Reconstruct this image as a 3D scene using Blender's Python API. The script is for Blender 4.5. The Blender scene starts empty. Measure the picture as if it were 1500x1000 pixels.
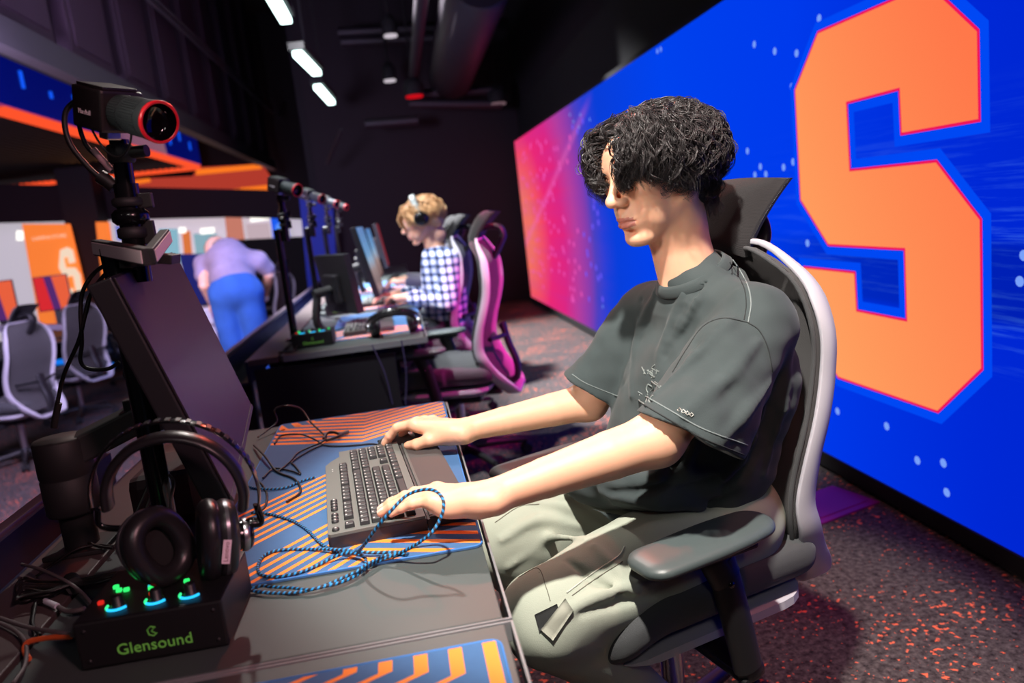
import bpy, bmesh, math, random
import numpy as np
from mathutils import Vector, Matrix, Euler
PI = math.pi
S = bpy.context.scene
COL = S.collection
random.seed(7); RNG = np.random.RandomState(5)

# ---------------------------------------------------------------- camera
CAM = np.array([0, 0, 1.23]); YAW, PIT, ROL, FPX = 0.13436901, 0.1695337, -0.1139912, 1117.31
_f = np.array([math.sin(YAW)*math.cos(PIT), math.cos(YAW)*math.cos(PIT), -math.sin(PIT)])
_r = np.array([math.cos(YAW), -math.sin(YAW), 0]); _u = np.cross(_r, _f)
_r, _u = _r*math.cos(ROL)+_u*math.sin(ROL), -_r*math.sin(ROL)+_u*math.cos(ROL)
def at(x, y, axis, val):
    """the point on the plane axis=val that shows at photo pixel x, y"""
    d = _f + _r*(x-750)/FPX - _u*(y-500)/FPX
    i = 'xyz'.index(axis); return Vector(CAM + d*(val-CAM[i])/d[i])
cam_d = bpy.data.cameras.new('camera'); cam = bpy.data.objects.new('camera', cam_d); COL.objects.link(cam)
cam.matrix_world = Matrix(((_r[0], _u[0], -_f[0], CAM[0]), (_r[1], _u[1], -_f[1], CAM[1]), (_r[2], _u[2], -_f[2], CAM[2]), (0, 0, 0, 1)))
cam_d.sensor_width = 36; cam_d.lens = FPX*36/1500; cam_d.clip_start = .02; cam_d.clip_end = 200
cam_d.dof.use_dof = True; cam_d.dof.focus_distance = 1.36; cam_d.dof.aperture_fstop = 3.0
S.camera = cam

# ---------------------------------------------------------------- materials
def lin(c):
    if isinstance(c, str): c = tuple(int(c[i:i+2], 16) for i in (0, 2, 4))
    c = [v/255 for v in c]
    return tuple(v/12.92 if v <= .04045 else ((v+.055)/1.055)**2.4 for v in c)+(1,)
def N(nt, typ, **kw):
    n = nt.nodes.new(typ)
    for k, v in kw.items():
        if k.startswith('i_'):
            key = k[2:]; key = int(key) if key.isdigit() else key
            n.inputs[key].default_value = v
        else: setattr(n, k, v)
    return n
MATS = {}
def mat(name, c, rough=.6, metal=0, emit=None, es=1, bump=0, bscale=200, spec=.5, var=0, vscale=8, sss=0, trans=0, sheen=0, coat=0):
    if name in MATS: return MATS[name]
    m = bpy.data.materials.new(name); m.use_nodes = True; nt = m.node_tree
    b = nt.nodes['Principled BSDF']; c = lin(c)
    b.inputs['Base Color'].default_value = c; b.inputs['Roughness'].default_value = rough
    b.inputs['Metallic'].default_value = metal; b.inputs['Specular IOR Level'].default_value = spec
    if sheen: b.inputs['Sheen Weight'].default_value = sheen
    if coat: b.inputs['Coat Weight'].default_value = coat; b.inputs['Coat Roughness'].default_value = .15
    if trans: b.inputs['Transmission Weight'].default_value = trans
    if sss:
        b.inputs['Subsurface Weight'].default_value = sss; b.inputs['Subsurface Radius'].default_value = (1, .35, .2); b.inputs['Subsurface Scale'].default_value = .006
    if emit is not None:
        b.inputs['Emission Color'].default_value = lin(emit); b.inputs['Emission Strength'].default_value = es
    L = nt.links; tc = N(nt, 'ShaderNodeTexCoord')
    if var:
        n = N(nt, 'ShaderNodeTexNoise', i_Scale=vscale, i_Detail=6.0); L.new(tc.outputs['Object'], n.inputs['Vector'])
        mx = N(nt, 'ShaderNodeMix', data_type='RGBA'); L.new(n.outputs['Fac'], mx.inputs['Factor'])
        mx.inputs[6].default_value = tuple(v*(1-var) for v in c[:3])+(1,); mx.inputs[7].default_value = tuple(min(1, v*(1+var)) for v in c[:3])+(1,)
        L.new(mx.outputs[2], b.inputs['Base Color'])
    if bump:
        n = N(nt, 'ShaderNodeTexNoise', i_Scale=float(bscale), i_Detail=3.0); L.new(tc.outputs['Object'], n.inputs['Vector'])
        bp = N(nt, 'ShaderNodeBump', i_Strength=bump, i_Distance=.002); L.new(n.outputs['Fac'], bp.inputs['Height']); L.new(bp.outputs['Normal'], b.inputs['Normal'])
    MATS[name] = m; return m
def emis(name, c, s=1.0):
    if name in MATS: return MATS[name]
    m = bpy.data.materials.new(name); m.use_nodes = True; nt = m.node_tree; nt.nodes.remove(nt.nodes['Principled BSDF'])
    e = N(nt, 'ShaderNodeEmission', i_Color=lin(c), i_Strength=s); nt.links.new(e.outputs[0], nt.nodes['Material Output'].inputs[0])
    MATS[name] = m; return m

# ---------------------------------------------------------------- mesh builder
class MB:
    """collects shapes (with material slots) and links them as ONE mesh object"""
    def __init__(s): s.v = []; s.f = []; s.m = []; s.uv = {}; s.sm = []
    def add(s, vs, fs, mi=0, smooth=False, T=None):
        o = len(s.v)
        if T is not None: vs = [T @ Vector(v) for v in vs]
        s.v += [tuple(v) for v in vs]
        for f in fs: s.f.append([i+o for i in f]); s.m.append(mi); s.sm.append(smooth)
        return s
    def bm(s, b, mi=0, smooth=False, T=None):
        b.verts.ensure_lookup_table(); b.verts.index_update()
        s.add([v.co.copy() for v in b.verts], [[v.index for v in f.verts] for f in b.faces], mi, smooth, T); b.free(); return s
    def box(s, c, d, bev=0, rot=None, mi=0, taper=1, smooth=False, T=None, seg=2):
        b = bmesh.new(); bmesh.ops.create_cube(b, size=1)
        for v in b.verts:
            t = taper if v.co.z > 0 else 1
            v.co = Vector((v.co.x*d[0]*t, v.co.y*d[1]*t, v.co.z*d[2]))
        if bev: bmesh.ops.bevel(b, geom=b.edges[:], offset=bev, segments=seg, profile=.6, affect='EDGES')
        M = Matrix.Translation(c)
        if rot is not None: M = M @ (rot.to_4x4() if isinstance(rot, Matrix) else Euler(rot).to_matrix().to_4x4())
        if T is not None: M = T @ M
        return s.bm(b, mi, smooth, M)
    def cyl(s, p1, p2, r1, r2=None, n=16, mi=0, cap=True, smooth=True, T=None, bev=0):
        r2 = r1 if r2 is None else r2
        p1 = Vector(p1); p2 = Vector(p2); d = (p2-p1); L = d.length; q = d.to_track_quat('Z', 'Y').to_matrix()
        prof = [(r1, 0), (r2, L)] if not bev else [(r1-bev, 0), (r1, bev), (r2, L-bev), (r2-bev, L)]
        vs = []; fs = []
        for (r, z) in prof:
            for k in range(n): a = 2*PI*k/n; vs.append(p1+q @ Vector((r*math.cos(a), r*math.sin(a), z)))
        for j in range(len(prof)-1):
            for k in range(n): fs.append([j*n+k, j*n+(k+1) % n, (j+1)*n+(k+1) % n, (j+1)*n+k])
        s.add(vs, fs, mi, smooth, T)
        if cap: s.add(vs[:n][::-1], [list(range(n))], mi, False, T); s.add(vs[-n:], [list(range(n))], mi, False, T)
        return s
    def lathe(s, prof, p, axis=(0, 0, 1), n=24, mi=0, T=None):
        q = Vector(axis).to_track_quat('Z', 'Y').to_matrix(); p = Vector(p); vs = []; fs = []
        for (r, z) in prof:
            for k in range(n): a = 2*PI*k/n; vs.append(p+q @ Vector((r*math.cos(a), r*math.sin(a), z)))
        for j in range(len(prof)-1):
            for k in range(n): fs.append([j*n+k, j*n+(k+1) % n, (j+1)*n+(k+1) % n, (j+1)*n+k])
        return s.add(vs, fs, mi, True, T)
    def tube(s, pts, r, n=8, mi=0, sub=6, closed=False, uv=False, T=None, flat=None, up=None):
        """round (or flat=(w,h) oval) tube along a smoothed path; r may be a list"""
        P = [Vector(p) for p in pts]
        rr = r if isinstance(r, (list, tuple)) else [r]*len(P)
        Q, R_ = smooth_path(P, rr, sub, closed)
        m = len(Q); vs = []; fs = []; ln = 0; us = []
        nrm = Vector(up) if up else None
        for i in range(m):
            a = Q[(i-1) % m] if (closed or i > 0) else Q[i]; b = Q[(i+1) % m] if (closed or i < m-1) else Q[i]
            t = (b-a).normalized()
            if nrm is None: nrm = t.orthogonal().normalized()
            base = Vector(up) if up else nrm
            nn = (base-t*base.dot(t))
            nrm = nn.normalized() if nn.length > 1e-5 else t.orthogonal().normalized()
            bn = t.cross(nrm)
            w, h = (flat if flat else (1, 1))
            for k in range(n):
                an = 2*PI*k/n; vs.append(Q[i]+nrm*(math.cos(an)*R_[i]*w)+bn*(math.sin(an)*R_[i]*h))
            if i: ln += (Q[i]-Q[i-1]).length
            us.append(ln)
        cnt = m if closed else m-1
        f0 = len(s.f)
        for i in range(cnt):
            for k in range(n):
                j = (i+1) % m
                fs.append([i*n+k, i*n+(k+1) % n, j*n+(k+1) % n, j*n+k])
                if uv:
                    u2 = us[j] if j else ln
                    s.uv[f0+len(fs)-1] = [(us[i], k/n), (us[i], (k+1)/n), (u2, (k+1)/n), (u2, k/n)]
        s.add(vs, fs, mi, True, T)
        if not closed:
            s.add(vs[:n][::-1], [list(range(n))], mi, False, T); s.add(vs[-n:], [list(range(n))], mi, False, T)
        return s
    def poly(s, pts, mi=0, T=None): return s.add(pts, [list(range(len(pts)))], mi, False, T)
    def prism(s, pts2, z0, z1, mi=0, T=None, smooth=False):
        n = len(pts2); vs = [(x, y, z0) for x, y in pts2]+[(x, y, z1) for x, y in pts2]
        fs = [list(range(n))[::-1], [n+i for i in range(n)]]+[[i, (i+1) % n, n+(i+1) % n, n+i] for i in range(n)]
        return s.add(vs, fs, mi, smooth, T)
    def grid(s, fn, nu, nv, mi=0, closed_u=False, T=None):
        vs = [fn(i/(nu if closed_u else nu-1), j/(nv-1)) for j in range(nv) for i in range(nu)]; fs = []
        for j in range(nv-1):
            for i in range(nu if closed_u else nu-1): fs.append([j*nu+i, j*nu+(i+1) % nu, (j+1)*nu+(i+1) % nu, (j+1)*nu+i])
        return s.add(vs, fs, mi, True, T)
    def build(s, name, mats, parent=None, T=None):
        me = bpy.data.meshes.new(name)
        me.from_pydata(s.v, [], s.f)
        for m_ in (mats if isinstance(mats, (list, tuple)) else [mats]): me.materials.append(m_)
        me.polygons.foreach_set('material_index', s.m); me.polygons.foreach_set('use_smooth', s.sm)
        if s.uv:
            uvl = me.uv_layers.new(name='UVMap')
            for fi, co in s.uv.items():
                ls = me.polygons[fi].loop_start
                for q, c in enumerate(co): uvl.data[ls+q].uv = c
        me.update()
        return link(name, me, parent, T)
def link(name, me, parent=None, T=None):
    o = bpy.data.objects.new(name, me); COL.objects.link(o)
    if T is not None: o.matrix_world = T
    if parent: o.parent = parent
    return o
def smooth_path(P, rr, sub, closed=False):
    n = len(P)
    if n < 3 or sub <= 1: return P, list(rr)
    Q = []; R_ = []
    segs = n if closed else n-1
    for i in range(segs):
        p0 = P[(i-1) % n] if (closed or i > 0) else P[i]*2-P[i+1]; p1 = P[i]; p2 = P[(i+1) % n]
        p3 = P[(i+2) % n] if (closed or i < n-2) else p2*2-p1
        for k in range(sub):
            t = k/sub; t2 = t*t; t3 = t2*t
            Q.append(.5*((2*p1)+(p2-p0)*t+(2*p0-5*p1+4*p2-p3)*t2+(3*p1-p0-3*p2+p3)*t3))
            R_.append(rr[i]*(1-t)+rr[(i+1) % n]*t)
    if not closed: Q.append(P[-1]); R_.append(rr[-1])
    return Q, R_
def tag(o, label=None, cat=None, group=None, kind=None):
    if label: o['label'] = label
    if cat: o['category'] = cat
    if group: o['group'] = group
    if kind: o['kind'] = kind
    return o
def empty(name, loc=(0, 0, 0), rz=0, **kw):
    o = bpy.data.objects.new(name, None); COL.objects.link(o); o.location = loc; o.rotation_euler = (0, 0, rz); o.empty_display_size = .1
    return tag(o, **kw)
def copy_tree(o, parent=None):
    c = o.copy(); COL.objects.link(c)
    if parent is not None: c.parent = parent; c.matrix_parent_inverse = o.matrix_parent_inverse.copy()
    for ch in [x for x in bpy.data.objects if x.parent == o]: copy_tree(ch, c)
    return c
def text_mb(txt, size, m_=None, extrude=0.0004, spacing=1.0):
    cu = bpy.data.curves.new('t', 'FONT'); cu.body = txt; cu.size = size; cu.extrude = extrude; cu.align_x = 'CENTER'; cu.align_y = 'CENTER'; cu.space_character = spacing
    cu.resolution_u = 3
    o = bpy.data.objects.new('t', cu); COL.objects.link(o); bpy.context.view_layer.update()
    me = bpy.data.meshes.new_from_object(o.evaluated_get(bpy.context.evaluated_depsgraph_get()))
    vs = [v.co.copy() for v in me.vertices]; fs = [list(p.vertices) for p in me.polygons]
    bpy.data.objects.remove(o); bpy.data.curves.remove(cu); bpy.data.meshes.remove(me)
    return vs, fs
def frame(o, x, y):
    """matrix with origin o, x axis x, y axis near y"""
    x = Vector(x).normalized(); z = x.cross(Vector(y)).normalized(); y = z.cross(x)
    return Matrix(((x.x, y.x, z.x, o[0]), (x.y, y.y, z.y, o[1]), (x.z, y.z, z.z, o[2]), (0, 0, 0, 1)))

# ---------------------------------------------------------------- implicit surfaces
class Field:
    def __init__(s, lo, hi, h):
        s.lo = np.array(lo, float); s.h = h; s.n = np.ceil((np.array(hi)-s.lo)/h).astype(int)+1
        s.d = np.full(tuple(s.n), .08, np.float32)
    def _reg(s, lo, hi):
        a = np.clip(np.floor((np.array(lo)-s.lo)/s.h).astype(int), 0, s.n); b = np.clip(np.ceil((np.array(hi)-s.lo)/s.h).astype(int)+1, 0, s.n)
        if (b <= a).any(): return None
        ax = [(s.lo[i]+s.h*np.arange(a[i], b[i])).astype(np.float32) for i in range(3)]
        return tuple(slice(a[i], b[i]) for i in range(3)), ax[0][:, None, None], ax[1][None, :, None], ax[2][None, None, :]
    def _mix(s, sl, e, k, op):
        d = s.d[sl]
        if op == 'sub':
            h = np.clip(.5-.5*(d+e)/k, 0, 1); s.d[sl] = d*(1-h)-e*h+k*h*(1-h)
        else:
            h = np.clip(.5+.5*(d-e)/k, 0, 1); s.d[sl] = d*(1-h)+e*h-k*h*(1-h)
    def ell(s, c, r, k=.01, op='add', rot=None):
        c = np.array(c, float); r = np.array(r, float); m = (max(r) if rot is not None else r)+k*1.5+2*s.h
        g = s._reg(c-m, c+m)
        if g is None: return s
        sl, X, Y, Z = g; x = X-c[0]; y = Y-c[1]; z = Z-c[2]
        if rot is not None:
            Rm = np.array(Euler(rot).to_matrix()).T
            x, y, z = (Rm[0, 0]*x+Rm[0, 1]*y+Rm[0, 2]*z), (Rm[1, 0]*x+Rm[1, 1]*y+Rm[1, 2]*z), (Rm[2, 0]*x+Rm[2, 1]*y+Rm[2, 2]*z)
        k0 = np.sqrt((x/r[0])**2+(y/r[1])**2+(z/r[2])**2)+1e-6; k1 = np.sqrt((x/r[0]**2)**2+(y/r[1]**2)**2+(z/r[2]**2)**2)+1e-6
        s._mix(sl, k0*(k0-1)/k1, k, op); return s
    def cone(s, a, b, ra, rb, k=.01, op='add', sq=None):
        """tapered capsule; sq=(axis vector, factor) flattens it along an axis"""
        a = np.array(a, float); b = np.array(b, float); m = max(ra, rb)*(1 if sq is None else max(1, sq[1]))+k*1.5+2*s.h
        g = s._reg(np.minimum(a, b)-m, np.maximum(a, b)+m)
        if g is None: return s
        sl, X, Y, Z = g; ba = b-a; L2 = ba@ba+1e-12
        x = X-a[0]; y = Y-a[1]; z = Z-a[2]
        t = np.clip((x*ba[0]+y*ba[1]+z*ba[2])/L2, 0, 1)
        x = x-t*ba[0]; y = y-t*ba[1]; z = z-t*ba[2]
        if sq is not None:
            ax = np.array(sq[0], float); ax /= np.linalg.norm(ax); q = (x*ax[0]+y*ax[1]+z*ax[2]); w = q*(1/sq[1]-1)
            x = x+w*ax[0]; y = y+w*ax[1]; z = z+w*ax[2]
        s._mix(sl, np.sqrt(x*x+y*y+z*z)-(ra+(rb-ra)*t), k, op); return s
    def chain(s, pts, k=.01, op='add', sq=None):
        P = np.array([list(p[0]) for p in pts], float); m = max(p[1] for p in pts)*(1 if sq is None else max(1, sq[1]))+k*1.5+2*s.h
        g = s._reg(P.min(0)-m, P.max(0)+m)
        if g is None: return s
        sl = g[0]; keep = s.d[sl].copy(); s.d[sl] = .08
        for i, ((a, ra), (b, rb)) in enumerate(zip(pts[:-1], pts[1:])): s.cone(a, b, ra, rb, .0025, 'add', sq)
        e = s.d[sl].copy(); s.d[sl] = keep; s._mix(sl, e, k, op); return s
    def plane(s, p, n, k=.002):
        """cut away everything on the side n points to"""
        n = np.array(n, float); n /= np.linalg.norm(n)
        sl, X, Y, Z = s._reg(s.lo, s.lo+s.h*(s.n-1)); e = (X-p[0])*n[0]+(Y-p[1])*n[1]+(Z-p[2])*n[2]
        s.d = np.maximum(s.d, e.astype(np.float32)); return s
    def warp(s, fn):
        sl, X, Y, Z = s._reg(s.lo, s.lo+s.h*(s.n-1)); s.d = (s.d+fn(X, Y, Z)).astype(np.float32); return s
    def shell(s, t): s.d = np.maximum(s.d, -(s.d+t)); return s
    def mesh(s, T=None):
        d = s.d; lo, h = s.lo, s.h
        s_ = d < 0; c = s_[:-1, :-1, :-1].astype(np.int8)*0
        for i in (0, 1):
            for j in (0, 1):
                for k in (0, 1): c += s_[i:d.shape[0]-1+i, j:d.shape[1]-1+j, k:d.shape[2]-1+k]
        act = (c > 0) & (c < 8); I = np.argwhere(act); idx = np.full(act.shape, -1, np.int32); idx[tuple(I.T)] = np.arange(len(I))
        acc = np.zeros((len(I), 3)); cnt = np.zeros(len(I))
        cor = [(i, j, k) for i in (0, 1) for j in (0, 1) for k in (0, 1)]
        val = {q: d[I[:, 0]+q[0], I[:, 1]+q[1], I[:, 2]+q[2]].astype(float) for q in cor}
        for q in cor:
            for ax in range(3):
                if q[ax] == 0:
                    q2 = list(q); q2[ax] = 1; q2 = tuple(q2); a = val[q]; b = val[q2]; m = (a < 0) != (b < 0)
                    t = np.where(m, a/(a-b+1e-20), 0); p = np.zeros((len(I), 3)); p[:] = q; p[:, ax] = t
                    acc += p*m[:, None]; cnt += m
        V = lo+h*(I+acc/cnt[:, None])
        F = []
        for ax in range(3):
            sl0 = [slice(None)]*3; sl1 = [slice(None)]*3; sl0[ax] = slice(0, -1); sl1[ax] = slice(1, None)
            A = s_[tuple(sl0)]; B = s_[tuple(sl1)]; E = np.argwhere(A != B); o1, o2 = (ax+1) % 3, (ax+2) % 3
            E = E[(E[:, o1] > 0) & (E[:, o2] > 0) & (E[:, o1] < d.shape[o1]-1) & (E[:, o2] < d.shape[o2]-1)]
            def g(a, b):
                J = E.copy(); J[:, o1] -= a; J[:, o2] -= b; return idx[tuple(J.T)]
            Q = np.stack([g(1, 1), g(0, 1), g(0, 0), g(1, 0)], 1)
            inside = A[tuple(E.T)]; Q[~inside] = Q[~inside][:, ::-1]; F.append(Q)
        F = np.concatenate(F); F = F[(F >= 0).all(1)]
        if T is not None: M = np.array(T); V = V@M[:3, :3].T+M[:3, 3]
        return V, F
def relax(V, F, it=1, lam=.5):
    V = V.copy(); n = len(V)
    e = np.concatenate([F[:, [0, 1]], F[:, [1, 2]], F[:, [2, 3]], F[:, [3, 0]]])
    for _ in range(it):
        a = np.zeros_like(V); c = np.bincount(e.ravel(), minlength=n)
        for k in range(3):
            a[:, k] = np.bincount(e[:, 0], V[e[:, 1], k], n)+np.bincount(e[:, 1], V[e[:, 0], k], n)
        V += lam*(a/np.maximum(c, 1)[:, None]-V)
    return V
def npmesh(name, VF, mats, parent=None, T=None, mi=None, smooth=True):
    """VF: list of (V, F) quads"""
    V = np.concatenate([v for v, f in VF]); off = np.cumsum([0]+[len(v) for v, f in VF]); F = np.concatenate([f+o for (v, f), o in zip(VF, off)]).astype(np.int32)
    me = bpy.data.meshes.new(name); me.vertices.add(len(V)); me.vertices.foreach_set('co', V.astype(np.float32).ravel())
    k = F.shape[1]; me.loops.add(F.size); me.loops.foreach_set('vertex_index', F.ravel()); me.polygons.add(len(F))
    me.polygons.foreach_set('loop_start', np.arange(len(F), dtype=np.int32)*k); me.polygons.foreach_set('loop_total', np.full(len(F), k, np.int32))
    for m_ in (mats if isinstance(mats, (list, tuple)) else [mats]): me.materials.append(m_)
    if mi is not None: me.polygons.foreach_set('material_index', np.asarray(mi, np.int32))
    me.polygons.foreach_set('use_smooth', np.full(len(F), smooth)); me.update(calc_edges=True); me.validate()
    return link(name, me, parent, T)
def centers(V, F): return V[F].mean(1)
# ================================================================ the setting
M = {}
M['black'] = mat('matte black paint', (14, 12, 15), .8)
M['dark_wall'] = mat('dark aubergine wall paint', (24, 15, 23), .85, var=.1)
M['ceiling'] = mat('black ceiling paint', (16, 14, 18), .9)
M['plastic'] = mat('black plastic', (24, 24, 26), .42, bump=.05, bscale=900)
M['plastic_rough'] = mat('matte black plastic', (30, 29, 31), .6, bump=.1, bscale=700)
M['gloss'] = mat('glossy black plastic', (14, 14, 16), .18)
M['metal_dark'] = mat('dark painted metal', (34, 33, 36), .45, metal=.3)
M['chrome'] = mat('brushed steel', (190, 190, 195), .3, metal=1)
M['rubber'] = mat('black rubber', (20, 20, 21), .75)

# carpet: dark heather pile with coral flecks
def carpet():
    m = bpy.data.materials.new('flecked carpet'); m.use_nodes = True; nt = m.node_tree; L = nt.links; b = nt.nodes['Principled BSDF']
    tc = N(nt, 'ShaderNodeTexCoord'); b.inputs['Roughness'].default_value = .95; b.inputs['Specular IOR Level'].default_value = .15
    n1 = N(nt, 'ShaderNodeTexNoise', i_Scale=55.0, i_Detail=5.0, i_Roughness=.7); L.new(tc.outputs['Object'], n1.inputs['Vector'])
    r1 = N(nt, 'ShaderNodeValToRGB'); r1.color_ramp.elements[0].color = lin((34, 29, 31)); r1.color_ramp.elements[1].color = lin((100, 93, 92)); r1.color_ramp.elements[0].position = .35; r1.color_ramp.elements[1].position = .68
    L.new(n1.outputs['Fac'], r1.inputs[0])
    n2 = N(nt, 'ShaderNodeTexNoise', i_Scale=50.0, i_Detail=3.0, i_Roughness=.55); L.new(tc.outputs['Object'], n2.inputs['Vector'])
    n3 = N(nt, 'ShaderNodeTexNoise', i_Scale=3.2, i_Detail=1.0); L.new(tc.outputs['Object'], n3.inputs['Vector'])
    a = N(nt, 'ShaderNodeMath', operation='MULTIPLY_ADD'); L.new(n3.outputs['Fac'], a.inputs[0]); a.inputs[1].default_value = .28; L.new(n2.outputs['Fac'], a.inputs[2])
    r2 = N(nt, 'ShaderNodeValToRGB'); r2.color_ramp.elements[0].position = .765; r2.color_ramp.elements[1].position = .80; r2.color_ramp.elements[0].color = (0, 0, 0, 1); r2.color_ramp.elements[1].color = (1, 1, 1, 1)
    L.new(a.outputs[0], r2.inputs[0])
    mx = N(nt, 'ShaderNodeMix', data_type='RGBA'); L.new(r2.outputs[0], mx.inputs['Factor']); L.new(r1.outputs[0], mx.inputs[6]); mx.inputs[7].default_value = lin((236, 112, 78))
    L.new(mx.outputs[2], b.inputs['Base Color'])
    bp = N(nt, 'ShaderNodeBump', i_Strength=.7, i_Distance=.004); n4 = N(nt, 'ShaderNodeTexNoise', i_Scale=260.0, i_Detail=2.0); L.new(tc.outputs['Object'], n4.inputs['Vector'])
    L.new(n4.outputs['Fac'], bp.inputs['Height']); L.new(bp.outputs[0], b.inputs['Normal']); return m
CARPET = carpet()
def struct(name, mb, m_): return tag(mb.build(name, m_), kind='structure')
struct('floor', MB().box((.40, 8, -.17), (2.8, 20, .34)), CARPET)
struct('floor_lower', MB().box((-5.5, 8, -.35), (9.0, 20, .1)), CARPET)
struct('ceiling', MB().box((-4.1, 8, 5.55), (11.8, 20, .1)), M['ceiling'])
struct('wall_right', MB().box((1.85, 8, 2.75), (.1, 20, 5.5)), M['black'])
struct('wall_back', MB().box((.45, 10.35, 2.75), (2.7, .1, 5.5)), M['dark_wall'])
struct('wall_recess', MB().box((-.95, 13.25, 2.75), (.1, 5.7, 5.5)), M['dark_wall'])
struct('wall_far', MB().box((-5.5, 16.15, 3.5), (9.2, .1, 4.0)), M['black'])
struct('baseboard_right', MB().box((1.76, 5.6, .03), (.12, 10.6, .06)), M['black'])

# ---- LED display wall
LX = 1.67
def led_material():
    m = bpy.data.materials.new('video wall picture'); m.use_nodes = True; nt = m.node_tree; L = nt.links; nt.nodes.remove(nt.nodes['Principled BSDF'])
    tc = N(nt, 'ShaderNodeTexCoord'); sp = N(nt, 'ShaderNodeSeparateXYZ'); L.new(tc.outputs['Object'], sp.inputs[0])
    def M_(op, a, b=None, c=None):
        n = N(nt, 'ShaderNodeMath', operation=op)
        for i, v in enumerate((a, b, c)):
            if v is None: continue
            if hasattr(v, 'links'): L.new(v, n.inputs[i])
            else: n.inputs[i].default_value = v
        return n.outputs[0]
    y, z = sp.outputs[1], sp.outputs[2]
    def mix(f, a, b):
        n = N(nt, 'ShaderNodeMix', data_type='RGBA')
        if hasattr(f, 'links'): L.new(f, n.inputs[0])
        else: n.inputs[0].default_value = f
        for i, v in ((6, a), (7, b)):
            if hasattr(v, 'links'): L.new(v, n.inputs[i])
            else: n.inputs[i].default_value = v
        return n.outputs[2]
    # blue field: brighter in the middle of its length, deeper towards the near end
    r = N(nt, 'ShaderNodeValToRGB'); L.new(M_('DIVIDE', y, 10.0), r.inputs[0]); e = r.color_ramp.elements
    e[0].position = .12; e[0].color = lin((0, 34, 196)); e[1].position = .75; e[1].color = lin((38, 66, 200))
    for p, c in ((.2, (0, 40, 214)), (.30, (0, 58, 236)), (.45, (0, 66, 238)), (.6, (10, 62, 216))): q = e.new(p); q.color = lin(c)
    # streaks
    mp = N(nt, 'ShaderNodeMapping'); mp.inputs['Rotation'].default_value = (.22, 0, 0); mp.inputs['Scale'].default_value = (1, .9, 26); L.new(tc.outputs['Object'], mp.inputs[0])
    ns = N(nt, 'ShaderNodeTexNoise', i_Scale=1.6, i_Detail=5.0, i_Roughness=.7); L.new(mp.outputs[0], ns.inputs['Vector'])
    band = N(nt, 'ShaderNodeMapRange'); band.interpolation_type = 'SMOOTHSTEP'; L.new(z, band.inputs[0]); band.inputs[1].default_value = 1.5; band.inputs[2].default_value = .9; band.inputs[3].default_value = 0; band.inputs[4].default_value = 1
    band2 = N(nt, 'ShaderNodeMapRange'); band2.interpolation_type = 'SMOOTHSTEP'; L.new(z, band2.inputs[0]); band2.inputs[1].default_value = .55; band2.inputs[2].default_value = .75; band2.inputs[3].default_value = 0; band2.inputs[4].default_value = 1
    st = N(nt, 'ShaderNodeMapRange'); L.new(ns.outputs['Fac'], st.inputs[0]); st.inputs[1].default_value = .5; st.inputs[2].default_value = .72
    near = N(nt, 'ShaderNodeMapRange'); L.new(y, near.inputs[0]); near.inputs[1].default_value = 3.4; near.inputs[2].default_value = 2.6
    f = M_('MULTIPLY', M_('MULTIPLY', st.outputs[0], near.outputs[0]), M_('MULTIPLY', band.outputs[0], band2.outputs[0]))
    base = mix(M_('MULTIPLY', f, .55), r.outputs[0], lin((70, 130, 250)))
    # dark band behind the letter
    z0 = M_('ABSOLUTE', M_('SUBTRACT', z, .87)); db = N(nt, 'ShaderNodeMapRange'); db.interpolation_type = 'SMOOTHSTEP'; L.new(z0, db.inputs[0]); db.inputs[1].default_value = .14; db.inputs[2].default_value = .09
    base = mix(M_('MULTIPLY', M_('MULTIPLY', db.outputs[0], near.outputs[0]), .45), base, lin((0, 18, 130)))
    # sunrise at the far end
    dy = M_('SUBTRACT', y, 10.0); dz = M_('MULTIPLY', M_('SUBTRACT', z, .95), 1.35)
    d = M_('SQRT', M_('ADD', M_('MULTIPLY', dy, dy), M_('MULTIPLY', dz, dz)))
    r2 = N(nt, 'ShaderNodeValToRGB'); L.new(M_('DIVIDE', d, 6.0), r2.inputs[0]); e = r2.color_ramp.elements
    e[0].position = .10; e[0].color = lin((255, 120, 70)); e[1].position = .66; e[1].color = lin((20, 64, 220))
    for p, c in ((.2, (255, 84, 76)), (.29, (246, 36, 100)), (.40, (232, 34, 116)), (.49, (190, 62, 150)), (.565, (134, 62, 170)), (.60, (66, 66, 190))): q = e.new(p); q.color = lin(c)
    k = N(nt, 'ShaderNodeMapRange'); k.interpolation_type = 'SMOOTHSTEP'; L.new(d, k.inputs[0]); k.inputs[1].default_value = 4.3; k.inputs[2].default_value = 3.5
    mp2 = N(nt, 'ShaderNodeMapping'); mp2.inputs['Rotation'].default_value = (-.3, 0, 0); mp2.inputs['Scale'].default_value = (1, .25, 9); L.new(tc.outputs['Object'], mp2.inputs[0])
    n2 = N(nt, 'ShaderNodeTexNoise', i_Scale=1.0, i_Detail=3.0); L.new(mp2.outputs[0], n2.inputs['Vector'])
    sun = mix(M_('MULTIPLY', n2.outputs['Fac'], .35), r2.outputs[0], lin((120, 60, 190)))
    # pale beam crossing the glow
    bl = M_('ABSOLUTE', M_('SUBTRACT', z, M_('MULTIPLY_ADD', y, -.33, 4.05))); bb = N(nt, 'ShaderNodeMapRange'); L.new(bl, bb.inputs[0]); bb.inputs[1].default_value = .07; bb.inputs[2].default_value = 0
    sun = mix(M_('MULTIPLY', bb.outputs[0], .35), sun, lin((240, 110, 200)))
    col = mix(k.outputs[0], base, sun)
    em = N(nt, 'ShaderNodeEmission', i_Strength=1.0); L.new(col, em.inputs[0]); L.new(em.outputs[0], nt.nodes['Material Output'].inputs[0]); return m
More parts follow.
